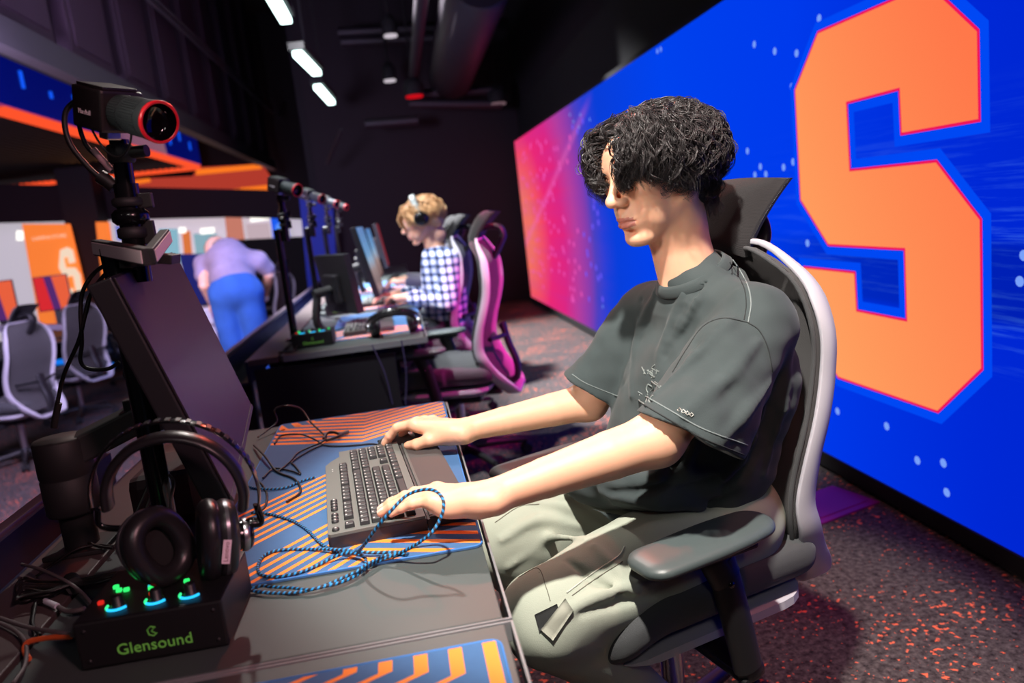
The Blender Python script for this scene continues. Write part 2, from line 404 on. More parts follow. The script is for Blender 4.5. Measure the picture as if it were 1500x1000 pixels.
led = empty('video_wall', (LX, 5.6, .1), label='huge video wall along the right wall showing an orange block letter S on blue', cat='video wall')
def led_pt(x, y): p = at(x, y, 'x', LX); return (p.y, p.z)
def on_led(p2, off): return [Vector((LX-off, a, b)) for a, b in p2]
def wchild(o, par):  # parent without moving
    o.parent = par; bpy.context.view_layer.update(); o.matrix_parent_inverse = par.matrix_world.inverted(); return o
Z0, Z1 = .075, 2.085
sc_ = MB().box((0, 5.4, (Z0+Z1)/2), (.09, 9.1, Z1-Z0)); o = sc_.build('screen', led_material()); o.location.x = LX+.045; wchild(o, led)
o = MB().box((LX+.05, 5.4, .045), (.12, 9.1, .06)).box((LX+.06, 5.4, Z1+.02), (.1, 9.1, .04)).build('housing', M['black']); wchild(o, led)
Sp = [(1361, -21), (1432, 46), (1434, 174), (1322, 194), (1319, 128), (1240, 149), (1245, 251), (1372, 238), (1419, 300), (1436, 322), (1438, 539), (1374, 601)]
Sp = [led_pt(*p) for p in Sp]
Yl = 2.985
zb = Sp[-1][1]
cz = .17
botR = Sp[-1]
inner = [led_pt(1255, 456), led_pt(1330, 471), led_pt(1327, 363), led_pt(1214, 357), led_pt(1180, 298), led_pt(1166, 132), led_pt(1199, 49)]
armz = led_pt(1220, 397)[1]
Sp += [(Yl-.22, zb), (Yl, zb+.2), (Yl, armz), (led_pt(1252, 400)[0], armz)]+[inner[0], inner[1], inner[2], inner[3]]+[(Yl, led_pt(1175, 292)[1])]+inner[5:]
def offset(P, d):
    n = len(P); ar = sum(P[i][0]*P[(i+1) % n][1]-P[(i+1) % n][0]*P[i][1] for i in range(n)); sg = 1 if ar > 0 else -1; Q = []
    for i in range(n):
        a, b, c = (Vector(P[(i-1) % n]), Vector(P[i]), Vector(P[(i+1) % n])); u = (b-a).normalized(); v = (c-b).normalized()
        n1 = Vector((u.y, -u.x))*sg; n2 = Vector((v.y, -v.x))*sg; m_ = (n1+n2); m_ = m_/max(.35, m_.dot(n1)); Q.append(tuple(b+m_*d))
    return Q
def tri(P, off):
    from mathutils.geometry import tessellate_polygon
    V = on_led(P, off); return V, [list(t) for t in tessellate_polygon([V])]
orange = bpy.data.materials.new('letter orange'); orange.use_nodes = True; nt = orange.node_tree; nt.nodes.remove(nt.nodes['Principled BSDF'])
tc = N(nt, 'ShaderNodeTexCoord'); gm = N(nt, 'ShaderNodeVectorMath', operation='DOT_PRODUCT'); nt.links.new(tc.outputs['Object'], gm.inputs[0]); gm.inputs[1].default_value = (0, -1, .55)
mr = N(nt, 'ShaderNodeMapRange'); nt.links.new(gm.outputs['Value'], mr.inputs[0]); mr.inputs[1].default_value = -2.5; mr.inputs[2].default_value = -1.2
cr = N(nt, 'ShaderNodeValToRGB'); nt.links.new(mr.outputs[0], cr.inputs[0]); cr.color_ramp.elements[0].color = lin((255, 160, 96)); cr.color_ramp.elements[1].color = lin((255, 120, 74))
em = N(nt, 'ShaderNodeEmission'); nt.links.new(cr.outputs[0], em.inputs[0]); nt.links.new(em.outputs[0], nt.nodes['Material Output'].inputs[0])
mb = MB()
for d_, off, mi in ((.042, .0008, 2), (.009, .0016, 1), (0, .0024, 0)):
    V, F = tri(offset(Sp, d_), off); mb.add(V, F, mi)
wchild(mb.build('block_letter', [orange, emis('letter pink rim', (240, 20, 90)), emis('letter blue halo', (0, 72, 244))]), led)
mb = MB()
def dot(a, b, r, mi): mb.add([Vector((LX-.0006, a+r*math.cos(k*PI/5), b+r*math.sin(k*PI/5))) for k in range(10)], [list(range(10))], mi)
for q in [(1105, 65), (1135, 75), (1167, 78), (1200, 27), (1160, 127), (1095, 221), (1114, 244), (1122, 255), (1106, 256), (1148, 245), (1162, 237), (1183, 356), (1227, 602), (1299, 624), (1344, 674), (1382, 678), (1387, 721), (1494, 412), (1500, 374), (883, 449), (840, 178), (850, 168), (963, 75), (968, 72), (848, 186), (835, 168), (864, 175)]:
    a, b = led_pt(*q); dot(a, b, .0155, 0)
for k in range(120):
    a = RNG.uniform(6.2, 9.7); b = RNG.uniform(.25, 1.95); dot(a, b, .028, 1 if a > 6.9 else 2)
wchild(mb.build('light_dots', [emis('dot pale blue', (120, 160, 250)), emis('dot pink', (240, 90, 190)), emis('dot violet', (110, 90, 250))]), led)

# ---- upper left wall: fascia, dark pleated panels, conduit
FX = -2.0
struct('trim_1', MB().box((FX-.02, 8.5, 2.52), (.10, 12.6, .17)), mat('grey painted fascia', (58, 54, 60), .6))
for k in range(11):
    y = 2.6+k*1.12
    o = MB().box((FX-.08, y+.42, 3.98), (.10, .84, 2.7), bev=.01).box((FX-.025, y+.42, 3.98), (.02, .70, 2.55), bev=.005).build('acoustic_panel', mat('plum black acoustic fabric', (52, 30, 50), .7, var=.25, vscale=3))
    tag(o, 'dark plum acoustic panel on the upper left wall above the grey ledge', 'wall panel', 'acoustic panels on the upper left wall')
struct('wall_left', MB().box((FX-.25, 8.5, 4.0), (.1, 12.6, 2.9)), M['black'])
for i, dz in enumerate((0, .07)):
    tag(MB().cyl((-1.86, 3.6, 3.40+dz), (-1.86, 14.8, 3.43+dz), .018, n=10).build('conduit_pipe', mat('grey conduit', (84, 76, 84), .5, metal=.3)), 'thin grey conduit pipe running along the dark panels', 'pipe', 'twin conduit pipes on the upper left wall')
# glossy bulkhead below the fascia, its blue reflections put in as colour and glow
m_ = mat('glossy deep blue panel', (10, 16, 84), .12, emit=(0, 22, 150), es=.35)
o = MB().box((-3.25, 10.9, 3.10), (.06, 7.4, .92), bev=.005).build('bulkhead_panel', m_)
tag(o, 'glossy blue backlit bulkhead between the grey ledge and the orange light line', 'bulkhead')
for k in range(12):
    y = 4+k*.85; t = .3+.4*RNG.rand()
    tag(MB().box((-3.214, 7.4+k*.6, 2.72+.5*t), (.012, .05, .03+.16*RNG.rand())).build('blue_marker_light', emis('blue marker', (20, 90, 255), 1)), 'small blue marker light on the glossy bulkhead', 'light', 'blue marker lights on the bulkhead')  # glowing marks put in for blue reflections in the glossy panel
# slatted canopy with orange light lines (the far room)
canopy = empty('light_canopy', (-5, 11, 2.6), label='black slatted ceiling canopy edged with glowing orange light lines', cat='ceiling canopy')
mb = MB(); mb.box((-5.0, 11.1, 2.68), (3.4, 7.0, .03))
for k in range(34): mb.box((-3.35-k*.1, 11.1, 2.64), (.03, 6.9, .05))
wchild(mb.build('slats', mat('black slats', (16, 12, 14), .8)), canopy)
OL = emis('orange light line', (255, 84, 44), 1.0); OL2 = emis('amber light line', (255, 122, 34), 1.0)
wchild(MB().box((-3.28, 11.1, 2.6), (.09, 7.0, .07)).build('light_line', OL), canopy)
wchild(MB().box((-4.95, 14.62, 2.6), (3.4, .10, .07)).build('light_line', OL), canopy)
# more distant ceiling, orange light on its slats put in as emission
c2 = empty('orange_ceiling_raft', (-3, 17, 2.6), label='orange glowing ceiling raft with amber light bars beyond the canopy', cat='ceiling raft')
def quad_px(ps, Y, th=.05):
    P = [at(x, y, 'y', Y) for x, y in ps]; n = len(P); return P+[p+Vector((0, th, 0)) for p in P], [list(range(n))[::-1], [n+i for i in range(n)]]+[[i, (i+1) % n, n+(i+1) % n, n+i] for i in range(n)]
def board(mb, ps, Y, mi=0, th=.05): v, f = quad_px(ps, Y, th); return mb.add(v, f, mi)
mb = MB(); board(mb, [(198, 262), (282, 258), (290, 245), (384, 240), (398, 262), (412, 270), (412, 286), (296, 296), (286, 285), (200, 292)], 15.3)
wchild(mb.build('raft_panel', emis('orange lit slats', (176, 58, 44), 1)), c2)
for ps in ([(287, 248), (383, 240), (383, 247), (287, 256)], [(290, 283), (348, 276), (349, 285), (291, 290)], [(351, 275), (410, 269), (411, 277), (352, 284)], [(170, 268), (218, 261), (220, 266), (172, 274)]):
    mb = MB(); board(mb, ps, 15.2); wchild(mb.build('light_bar', OL2), c2)

# ---- far lobby seen below the canopy
LB = {}
def lobby(name, label, cat, ps, Y, m_, group=None, kids=()):
    mb = MB(); board(mb, ps, Y, th=.12); o = mb.build(name, m_); tag(o, label, cat, group)
    for kn, kps, km in kids:
        kb = MB(); board(kb, kps, Y-.02, th=.02); k = kb.build(kn, km); k.parent = o
    return o
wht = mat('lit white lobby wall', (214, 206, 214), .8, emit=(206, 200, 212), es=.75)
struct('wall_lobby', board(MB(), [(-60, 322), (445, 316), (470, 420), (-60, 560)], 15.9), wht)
struct('trim_3', board(MB(), [(-60, 268), (480, 280), (480, 322), (330, 318), (-60, 328)], 13.5, th=.3), mat('dark soffit', (40, 26, 36), .8))
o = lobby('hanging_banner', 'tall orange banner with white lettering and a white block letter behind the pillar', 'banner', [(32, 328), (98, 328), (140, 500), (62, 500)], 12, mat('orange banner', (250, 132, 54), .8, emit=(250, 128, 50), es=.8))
whm = emis('white banner print', (255, 226, 200), .9)
kb = MB(); board(kb, [(88, 366), (98, 362), (106, 366), (110, 384), (101, 386), (99, 376), (93, 378), (96, 392), (110, 392), (117, 402), (122, 440), (112, 448), (104, 448), (98, 436), (97, 424), (106, 422), (109, 434), (112, 432), (107, 404), (94, 406), (86, 392)], 11.95, th=.02)
kb.build('white_letter', whm).parent = o
tv, tf = text_mb('CAMPUS STORE', .15)
a_ = at(44, 347, 'y', 11.95); b_ = at(100, 348, 'y', 11.95)
kb = MB(); kb.add(tv, tf, 0, T=Matrix.Translation((a_+b_)/2) @ Matrix.Rotation(PI/2, 4, 'X') @ Matrix.Scale((b_-a_).length/1.15, 4)); kb.build('banner_lettering', whm).parent = o
lobby('hanging_banner', 'narrow orange banner just right of the dark pillar', 'banner', [(140, 325), (156, 325), (176, 470), (156, 470)], 12, mat('orange banner', (250, 132, 54)))
lobby('coral_column', 'coral lit column beyond the bending person', 'column', [(329, 316), (352, 315), (357, 352), (333, 356)], 15, emis('coral', (206, 128, 110), .9))
lobby('blue_sign', 'bright blue sign with a pale swirl at the far lobby', 'sign', [(395, 312), (418, 310), (424, 348), (400, 350)], 15, emis('sign blue', (30, 92, 236), 1), kids=[('swirl', [(404, 330), (409, 326), (414, 330), (414, 338), (408, 342), (404, 338)], emis('swirl pale', (90, 150, 255), 1))])
for i, (ps, c, lab) in enumerate([([(168, 330), (182, 330), (186, 352), (172, 352)], (120, 130, 220), 'violet shop display right of the pillar'), ([(196, 345), (226, 345), (230, 392), (200, 392)], (240, 120, 90), 'coral shop display behind the hinged bracket'),
        ([(232, 335), (258, 335), (262, 390), (238, 390)], (150, 200, 220), 'pale teal lobby window'), ([(266, 338), (276, 338), (282, 400), (272, 400)], (240, 130, 70), 'orange strip between lobby windows'), ([(283, 342), (316, 342), (320, 395), (290, 395)], (150, 190, 205), 'grey green lobby window left of the coral column'), ([(360, 328), (392, 326), (396, 350), (364, 352)], (215, 190, 200), 'pink white lobby window right of the coral column')]):
    lobby('shop_display', lab, 'display', ps, 15.5, emis('display %d' % i, c, .8))
for ps, lab in (([(293, 335), (312, 333), (312, 341), (294, 343)], 'glowing oval lobby lamp left of the coral column'), ([(262, 333), (270, 333), (270, 341), (262, 341)], 'small round glowing lobby lamp'), ([(366, 316), (393, 313), (394, 321), (367, 325)], 'long white lobby lamp beside the blue sign'), ([(24, 338), (30, 338), (30, 352), (24, 352)], 'white lobby lamp left of the orange banner')):
    lobby('lobby_lamp', lab, 'lamp', ps, 15.3, emis('lamp white', (255, 250, 240), 1.6))
lobby('dark_partition', 'black partition behind the bending person', 'partition', [(330, 352), (470, 345), (500, 500), (330, 500)], 12.9, M['black'])
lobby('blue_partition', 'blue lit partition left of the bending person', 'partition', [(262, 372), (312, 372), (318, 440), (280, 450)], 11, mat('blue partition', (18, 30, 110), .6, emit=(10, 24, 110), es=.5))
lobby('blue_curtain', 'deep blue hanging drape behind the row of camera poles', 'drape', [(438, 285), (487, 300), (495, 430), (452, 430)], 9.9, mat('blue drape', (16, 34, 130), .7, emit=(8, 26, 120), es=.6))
pp = at(122, 300, 'y', 13.0); tag(MB().box((pp.x, 13.0, 1.35), (.50, .4, 2.7), bev=.01).build('pillar', mat('dark pillar paint', (26, 20, 30), .7)), 'square black pillar in front of the orange banner', 'pillar')
struct('wall_side', MB().box((-9.95, 8, 2.75), (.1, 20, 5.5)), M['black'])

# ---- ceiling: LED tubes, ducts, beams, spots
TB = emis('white led tube', (222, 255, 250), 5)
def bar(p1, p2, w, lab, Y):
    a = at(*p1, 'y', Y); b = at(*p2, 'y', Y*1.13); b.z = a.z = (a.z+b.z)/2; e = empty('led_tube_light', (a+b)/2, label=lab, cat='light fixture', group='led tube lights on the ceiling')
    d = (b-a); L_ = d.length; yaw = math.atan2(d.y, d.x)
    o = MB().box((0, 0, -.01), (L_, w, .05), bev=.01).build('diffuser', TB, e); o.rotation_euler.z = yaw
    o = MB().box((0, 0, .05), (L_+.04, w+.05, .06)).cyl((0, 0, .06), (0, 0, 5.45-a.z), .012).build('fixture_body', M['black'], e); o.rotation_euler.z = yaw
bar((396, -8), (418, 24), .085, 'white led tube light nearest the top edge of the photo', 5.6)
bar((434, 68), (465, 113), .085, 'longest white led tube light, second in the diagonal line', 7.0)
bar((464, 121), (486, 153), .08, 'small white led tube light, farthest in the diagonal line', 8.4)
DUCT = mat('dark duct metal', (50, 44, 50), .55, metal=.2)
a = at(660, 112, 'y', 9.6); b = at(703, -40, 'y', 6.0)
tag(MB().cyl(a, b, .27, n=32, bev=.02).build('round_duct', DUCT), 'large round ventilation duct under the black ceiling', 'duct')
a = at(606, 110, 'y', 9.4); b = at(620, -30, 'y', 6.0); tag(MB().cyl(a, b, .06, n=16).build('ceiling_pipe', DUCT), 'slim dark pipe left of the round duct', 'pipe')
for (p1, p2, z, lab) in (((495, 48), (720, 36), 4.5, 'upper cross beam behind the led tubes'), ((500, 62), (650, 55), 4.4, 'second cross beam behind the led tubes'), ((535, 182), (612, 176), 3.6, 'low cross beam left of the red lamp'), ((615, 138), (735, 130), 4.1, 'cross beam right of the red lamp'), ((600, 152), (735, 152), 3.9, 'lower cross beam right of the red lamp')):
    a = at(*p1, 'y', 9.6); b = at(*p2, 'y', 9.6); tag(MB().cyl(a, b, .06, n=4).build('cross_beam', DUCT), 'dark ceiling '+lab, 'beam')
def spot(px, py, Y, lab, m_, r=.07):
    p = at(px, py, 'y', Y); e = empty('ceiling_spotlight', p, label=lab, cat='spotlight')
    MB().lathe([(0, 0), (r, 0), (r, .02), (0, .02)], (0, 0, -.02)).build('lens', m_, e)
    MB().lathe([(r*1.1, 0), (r*1.2, .12), (r*.5, .2), (0, .2)], (0, 0, 0)).cyl((0, 0, .2), (0, 0, 5.45-p.z), .012).build('lamp_housing', M['black'], e)
spot(572, 51, 8.5, 'small white spotlight high over the far wall', emis('spot white', (200, 190, 200), 1)); spot(571, 117, 9.5, 'small white spotlight below the upper beam', emis('spot white', (200, 190, 200), 1))
spot(729, 151, 9.6, 'dim grey spotlight near the top corner of the video wall', emis('spot dim', (110, 84, 92), 1), .1)
spot(607, 140, 9.3, 'red lamp hanging over the far wall', emis('spot red', (200, 14, 26), 1), .1)
# slim hanging rods on the left
for p, q, lab in (((437, 97), (408, 172), 'slanted rod meeting the conduit pipes'), ((500, 190), (480, 240), 'slanted rod over the far camera poles')):
    a = at(*p, 'x', -1.7); b = at(*q, 'x', -1.8) if p[0] < 450 else at(*q, 'y', 9.7)
    if p[0] > 450: a = at(*p, 'y', 9.2)
    tag(MB().cyl(a, b, .02, n=8).build('hanger_rod', DUCT), lab, 'rod')

pl_ = at(1212, 738, 'z', .004); tag(MB().box((pl_.x, pl_.y, .004), (.30, .22, .008), bev=.002, rot=(0, 0, .3)).box((pl_.x, pl_.y, .009), (.24, .16, .004), rot=(0, 0, .3)).build('floor_hatch', mat('magenta floor plate', (130, 20, 110), .4)), 'magenta floor hatch beside the office chair back', 'floor hatch')  # magenta light falling on the hatch is put into its colour
# ---- lights
def area(name, loc, target, size, power, color=(1, 1, 1), sy=None, spread=None):
    l = bpy.data.lights.new(name, 'AREA'); l.energy = power; l.color = color; l.size = size
    if sy: l.shape = 'RECTANGLE'; l.size_y = sy
    if spread: l.spread = spread
    o = bpy.data.objects.new(name, l); COL.objects.link(o); o.location = loc
    o.rotation_euler = (Vector(target)-Vector(loc)).to_track_quat('-Z', 'Y').to_euler(); return o
def spotl(name, loc, target, power, color, ang, blend=.4, r=.05):
    l = bpy.data.lights.new(name, 'SPOT'); l.energy = power; l.color = color; l.spot_size = math.radians(ang); l.spot_blend = blend; l.shadow_soft_size = r
    o = bpy.data.objects.new(name, l); COL.objects.link(o); o.location = loc
    o.rotation_euler = (Vector(target)-Vector(loc)).to_track_quat('-Z', 'Y').to_euler(); return o
W = bpy.data.worlds.new('world'); S.world = W; W.use_nodes = True; W.node_tree.nodes['Background'].inputs[0].default_value = (.05, .04, .06, 1); W.node_tree.nodes['Background'].inputs[1].default_value = .25
spotl('stage_key', (.05, .25, 3.1), (.40, 1.30, .8), 620, (1, .92, .84), 33, .35, .05)
spotl('stage_key_back', (-.2, 3.9, 3.4), (.2, 1.4, .8), 190, (1, .94, .88), 36, .35, .05)
spotl('stage_front', (-1.15, .05, 1.95), (.46, 1.40, 1.16), 120, (1, .88, .80), 27, .5, .10)
spotl('stage_fill', (-.1, -1.3, 2.5), (.55, 1.4, .8), 28, (1, .93, .90), 50, .6, .2)
spotl('stage_red', (.7, 4.6, 3.4), (-.05, 1.9, .75), 190, (1, .12, .08), 50, .5, .05)
spotl('rose_fill', (.85, -.6, 2.1), (-.38, 1.15, 1.0), 85, (1, .50, .55), 30, .5, .10)
spotl('floor_white', (-.5, 2.6, 4.2), (.85, 3.9, 0), 1000, (.96, .98, 1), 36, .5, .08)
spotl('stage_pink', (1.55, 2.5, 2.0), (.42, 3.75, .8), 330, (1, .03, .40), 30, .5, .06)
spotl('stage_floor_red', (1.2, .3, 3.6), (1.35, 1.7, 0), 95, (1, .30, .28), 50, .7, .2)
spotl('stage_back_white', (-1.0, 6.5, 4.2), (1.1, 6.0, 0), 4600, (.96, .97, 1), 62, .5, .15)
spotl('stage_row_white', (-1.1, 3.4, 3.0), (.05, 4.2, .95), 280, (.92, .95, 1), 40, .5, .1)
area('wall_wash', (-.7, 6.0, 3.0), (-2.0, 7, 3.0), 2.0, 13, (.85, .8, 1), sy=3)  # added soft lamp that brightens the grey fascia and dark panels
area('lobby_glow', (-2.0, 3.9, 2.0), (-3.2, 7.6, .4), 1.0, 190, (.72, .60, 1))  # added lavender lamp that brightens the chairs on the lower floor
area('orange_glow', (-3.6, 12.5, 2.4), (-2.5, 8, .8), 2.0, 12, (1, .4, .15))
spotl('blue_beam', (.4, 4.6, 3.0), (-1.3, 6.7, .7), 500, (.04, .22, 1), 26, .6, .1)
spotl('mauve_beam', (-2.6, 4.4, 2.6), (-1.45, 6.7, 1.0), 95, (1, .82, .86), 24, .6, .1)
S.view_settings.view_transform = 'Standard'; S.view_settings.look = 'None'; S.view_settings.exposure = 0; S.view_settings.gamma = 1; S.view_settings.use_curve_mapping = False
# ================================================================ desks, mats
DZ = .73
M['desk'] = mat('grey desk laminate', (68, 76, 75), .5, var=.12, vscale=6, bump=.04, bscale=600)
M['desk_edge'] = mat('light grey desk edging', (128, 128, 130), .5)
M['desk_dark'] = mat('black desk frame', (20, 17, 24), .55)
M['navy_rail'] = mat('dark navy rail', (16, 22, 60), .4)
def desk(y0, lab, x1=.08, z=DZ, n=1.187):
    e = empty('gaming_desk', (-.24, y0+n/2, 0), label=lab, cat='desk'); X = x1+.24; h = n/2
    MB().box(((-.30+X)/2-.012, 0, z-.0135), (X+.30, n-.012, .025), bev=.0015).build('desktop', M['desk'], e)
    MB().box((X-.002, 0, z-.014), (.0036, n-.004, .027), bev=.0008).box(((X-.30)/2, -h+.002, z-.014), (X+.30, .0028, .027), bev=.0008).box(((X-.30)/2, h-.002, z-.014), (X+.30, .0028, .027), bev=.0008).build('edge_banding', M['desk_edge'], e)
    MB().box((-.385, 0, z-.0135), (.125, n-.01, .025), bev=.002).build('rear_shelf', mat('brown grey shelf laminate', (80, 68, 68), .45, var=.1), e)  # reddish light on the desk's rear is mixed into this colour
    MB().box((-.20, 0, z-.045), (.36, n-.2, .03)).build('crossbar', M['desk_dark'], e)
    for s in (-1, 1):
        MB().box((-.13, s*(h-.025), z/2-.02), (.60, .03, z-.06), bev=.003).build('side_panel', M['desk_dark'], e)
    return e
desk(-.309, 'empty grey desk in the near foreground with a striped mat')
desk(.882, 'grey desk in front of the boy in the grey t-shirt')
for k, t in enumerate(['grey desk behind the main desk, the first in the far row', 'second grey desk of the far row, in front of the plaid shirt', 'third grey desk of the far row', 'fourth grey desk of the far row', 'grey desk at the very end of the far row']):
    desk(3.32+k*1.19, t)
def tray(y0, y1, lab):
    e = empty('cable_tray', (-.755, (y0+y1)/2, 0), label=lab, cat='cable tray'); L_ = y1-y0
    MB().box((0, 0, DZ-.10), (.13, L_, .012)).box((-.06, 0, DZ-.055), (.012, L_, .10)).box((.062, 0, DZ-.055), (.01, L_, .10)).build('trough', M['navy_rail'], e)
    MB().box((-.078, 0, DZ-.005), (.03, L_, .02), bev=.004).build('rail', mat('rail plum', (70, 58, 70), .4), e)
    for s in (-1, 1): MB().box((0, s*(L_/2-.2), (DZ-.11)/2), (.06, .05, DZ-.11)).build('leg', M['desk_dark'], e)
tray(-.32, 2.07, 'black cable tray behind the main desk'); tray(3.32, 9.2, 'blue lit cable tray behind the far row of desks')

MAT_BLUE = mat('mat blue cloth', (62, 102, 148), .85, bump=.25, bscale=1400, var=.08, vscale=60)
MAT_OR = mat('mat orange print', (255, 142, 52), .8, bump=.2, bscale=1400)
def clip(poly, x0, x1, y0, y1):
    for ax, v, s in ((0, x0, 1), (0, x1, -1), (1, y0, 1), (1, y1, -1)):
        out = []; n = len(poly)
        for i in range(n):
            a, b = poly[i], poly[(i+1) % n]; ia, ib = (a[ax]-v)*s >= 0, (b[ax]-v)*s >= 0
            if ia: out.append(a)
            if ia != ib: t = (v-a[ax])/(b[ax]-a[ax]); out.append((a[0]+(b[0]-a[0])*t, a[1]+(b[1]-a[1])*t))
        poly = out
        if len(poly) < 3: return []
    return poly
def mousepad(x0, x1, y0, y1, z, lab, near=True, far=True, base=(0, 0), group=None, full=True):
    cx, cy = (x0+x1)/2, (y0+y1)/2; e = empty('desk_mat', (cx, cy, z), label=lab, cat='desk mat', group=group)
    def rr(d, r):
        P = []
        for qx, qy, a0 in ((x1-d-r, y1-d-r, 0), (x0+d+r, y1-d-r, 90), (x0+d+r, y0+d+r, 180), (x1-d-r, y0+d+r, 270)):
            for k in range(5): a = math.radians(a0+k*22.5); P.append((qx+r*math.cos(a)-cx, qy+r*math.sin(a)-cy))
        return P
    MB().prism(rr(0, .016), 0, .0035).build('cloth', MAT_BLUE, e)
    mb = MB()
    def stripe(pts, wy):
        for (xa, ya), (xb, yb) in zip(pts[:-1], pts[1:]):
            q = clip([(xa, ya), (xb, yb), (xb, yb+wy), (xa, ya+wy)], x0+.004, x1-.004, y0+.004, y1-.004)
            if q: mb.poly([(a-cx, b-cy, .0037) for a, b in q])
    if near:
        for k in range(-14, 9):
            ky = y0+.05+k*.0345; kx = -.115-.02*0
            if ky > y0+.26 and k > 6: continue
            wl = 1.15; stripe([(kx-.4, ky-.4*wl), (kx, ky), (kx+.4, ky-.4*.42)], .0135)
        for k in range(9, 16):
            ky = y0+.05+k*.0345; stripe([(-.115-.4, ky-.4*1.15), (-.115-.035, ky-.035*1.15)], .0135)
    if far:
        for k in range(0, 13):
            ky = 1.779+k*.0325; kx = -.142; lk = -.36+max(0, k-4)*.034 if k > 3 else None
            if lk is None: stripe([(kx-.3, ky+.3*.41), (kx, ky), (kx+.3, ky+.3*.60)], .017)
            else:
                stripe([(lk, ky+(kx-lk)*.41), (kx, ky), (kx+.3, ky+.3*.60)], .017)
                ly = ky+(kx-lk)*.41; q = clip([(lk, ly), (lk+.016, ly+.012), (lk-.018, ly+.09), (lk-.034, ly+.09)], x0+.004, x1-.004, y0+.004, y1-.004)
                if q: mb.poly([(a-cx, b-cy, .0037) for a, b in q])
    mb.build('stripes', MAT_OR, e)
    P = rr(.0012, .015); MB().tube([(a, b, .003) for a, b in P], .0016, n=6, sub=1, closed=True).build('stitched_edge', mat('mat edge thread', (60, 120, 190), .8), e)
    return e
mousepad(-.372, .070, 1.10, 2.068, DZ, 'blue desk mat with orange chevron stripes under the keyboard')
# mat on the empty near desk: its own stripes
def near_mat():
    e = empty('desk_mat', (-.15, .42, DZ), label='blue and orange striped desk mat on the empty near desk', cat='desk mat')
    x0, x1, y0, y1 = -.37, .058, -.08, .835; cx, cy = -.15, .42
    def rr(r):
        P = []
        for qx, qy, a0 in ((x1-r, y1-r, 0), (x0+r, y1-r, 90), (x0+r, y0+r, 180), (x1-r, y0+r, 270)):
            for k in range(5): a = math.radians(a0+k*22.5); P.append((qx+r*math.cos(a)-cx, qy+r*math.sin(a)-cy))
        return P
    MB().prism(rr(.016), 0, .0035).build('cloth', MAT_BLUE, e); mb = MB()
    def W_(x, y): p = at(x, y, 'z', DZ+.003); return (p.x, p.y)
    for P in ([(745, 1010), (728, 985), (735, 946), (748, 950), (744, 985), (757, 1010)], ):
        pass
    # stripes parallel to the front edge that bend away towards the back, in chevrons
    d = W_(565, 1000); d2 = W_(618, 975); dx_, dy_ = d[0]-d2[0], d[1]-d2[1]
    for k in range(10):
        xk = .052-k*.0405; yk = (.40, W_(694, 984)[1], W_(660, 978)[1], W_(618, 975)[1])[k] if k < 4 else W_(618, 975)[1]+.012*(k-3)
        for q in ([(xk-.016, yk), (xk, yk), (xk, .9), (xk-.016, .9)], [(xk, yk), (xk-.016, yk), (xk-.016+dx_*6, yk+dy_*6), (xk+dx_*6+.004, yk+dy_*6)]):
            q = clip(q, x0+.004, x1-.004, y0+.004, y1-.004)
            if q: mb.poly([(a-cx, b-cy, .0037) for a, b in q])
    mb.build('stripes', MAT_OR, e)
    MB().tube([(a, b, .003) for a, b in rr(.015)], .0016, n=6, sub=1, closed=True).build('stitched_edge', mat('mat edge thread', (60, 120, 190), .8), e)
near_mat()
# ================================================================ equipment on the main desk
MT = DZ+.0037   # top of the mat
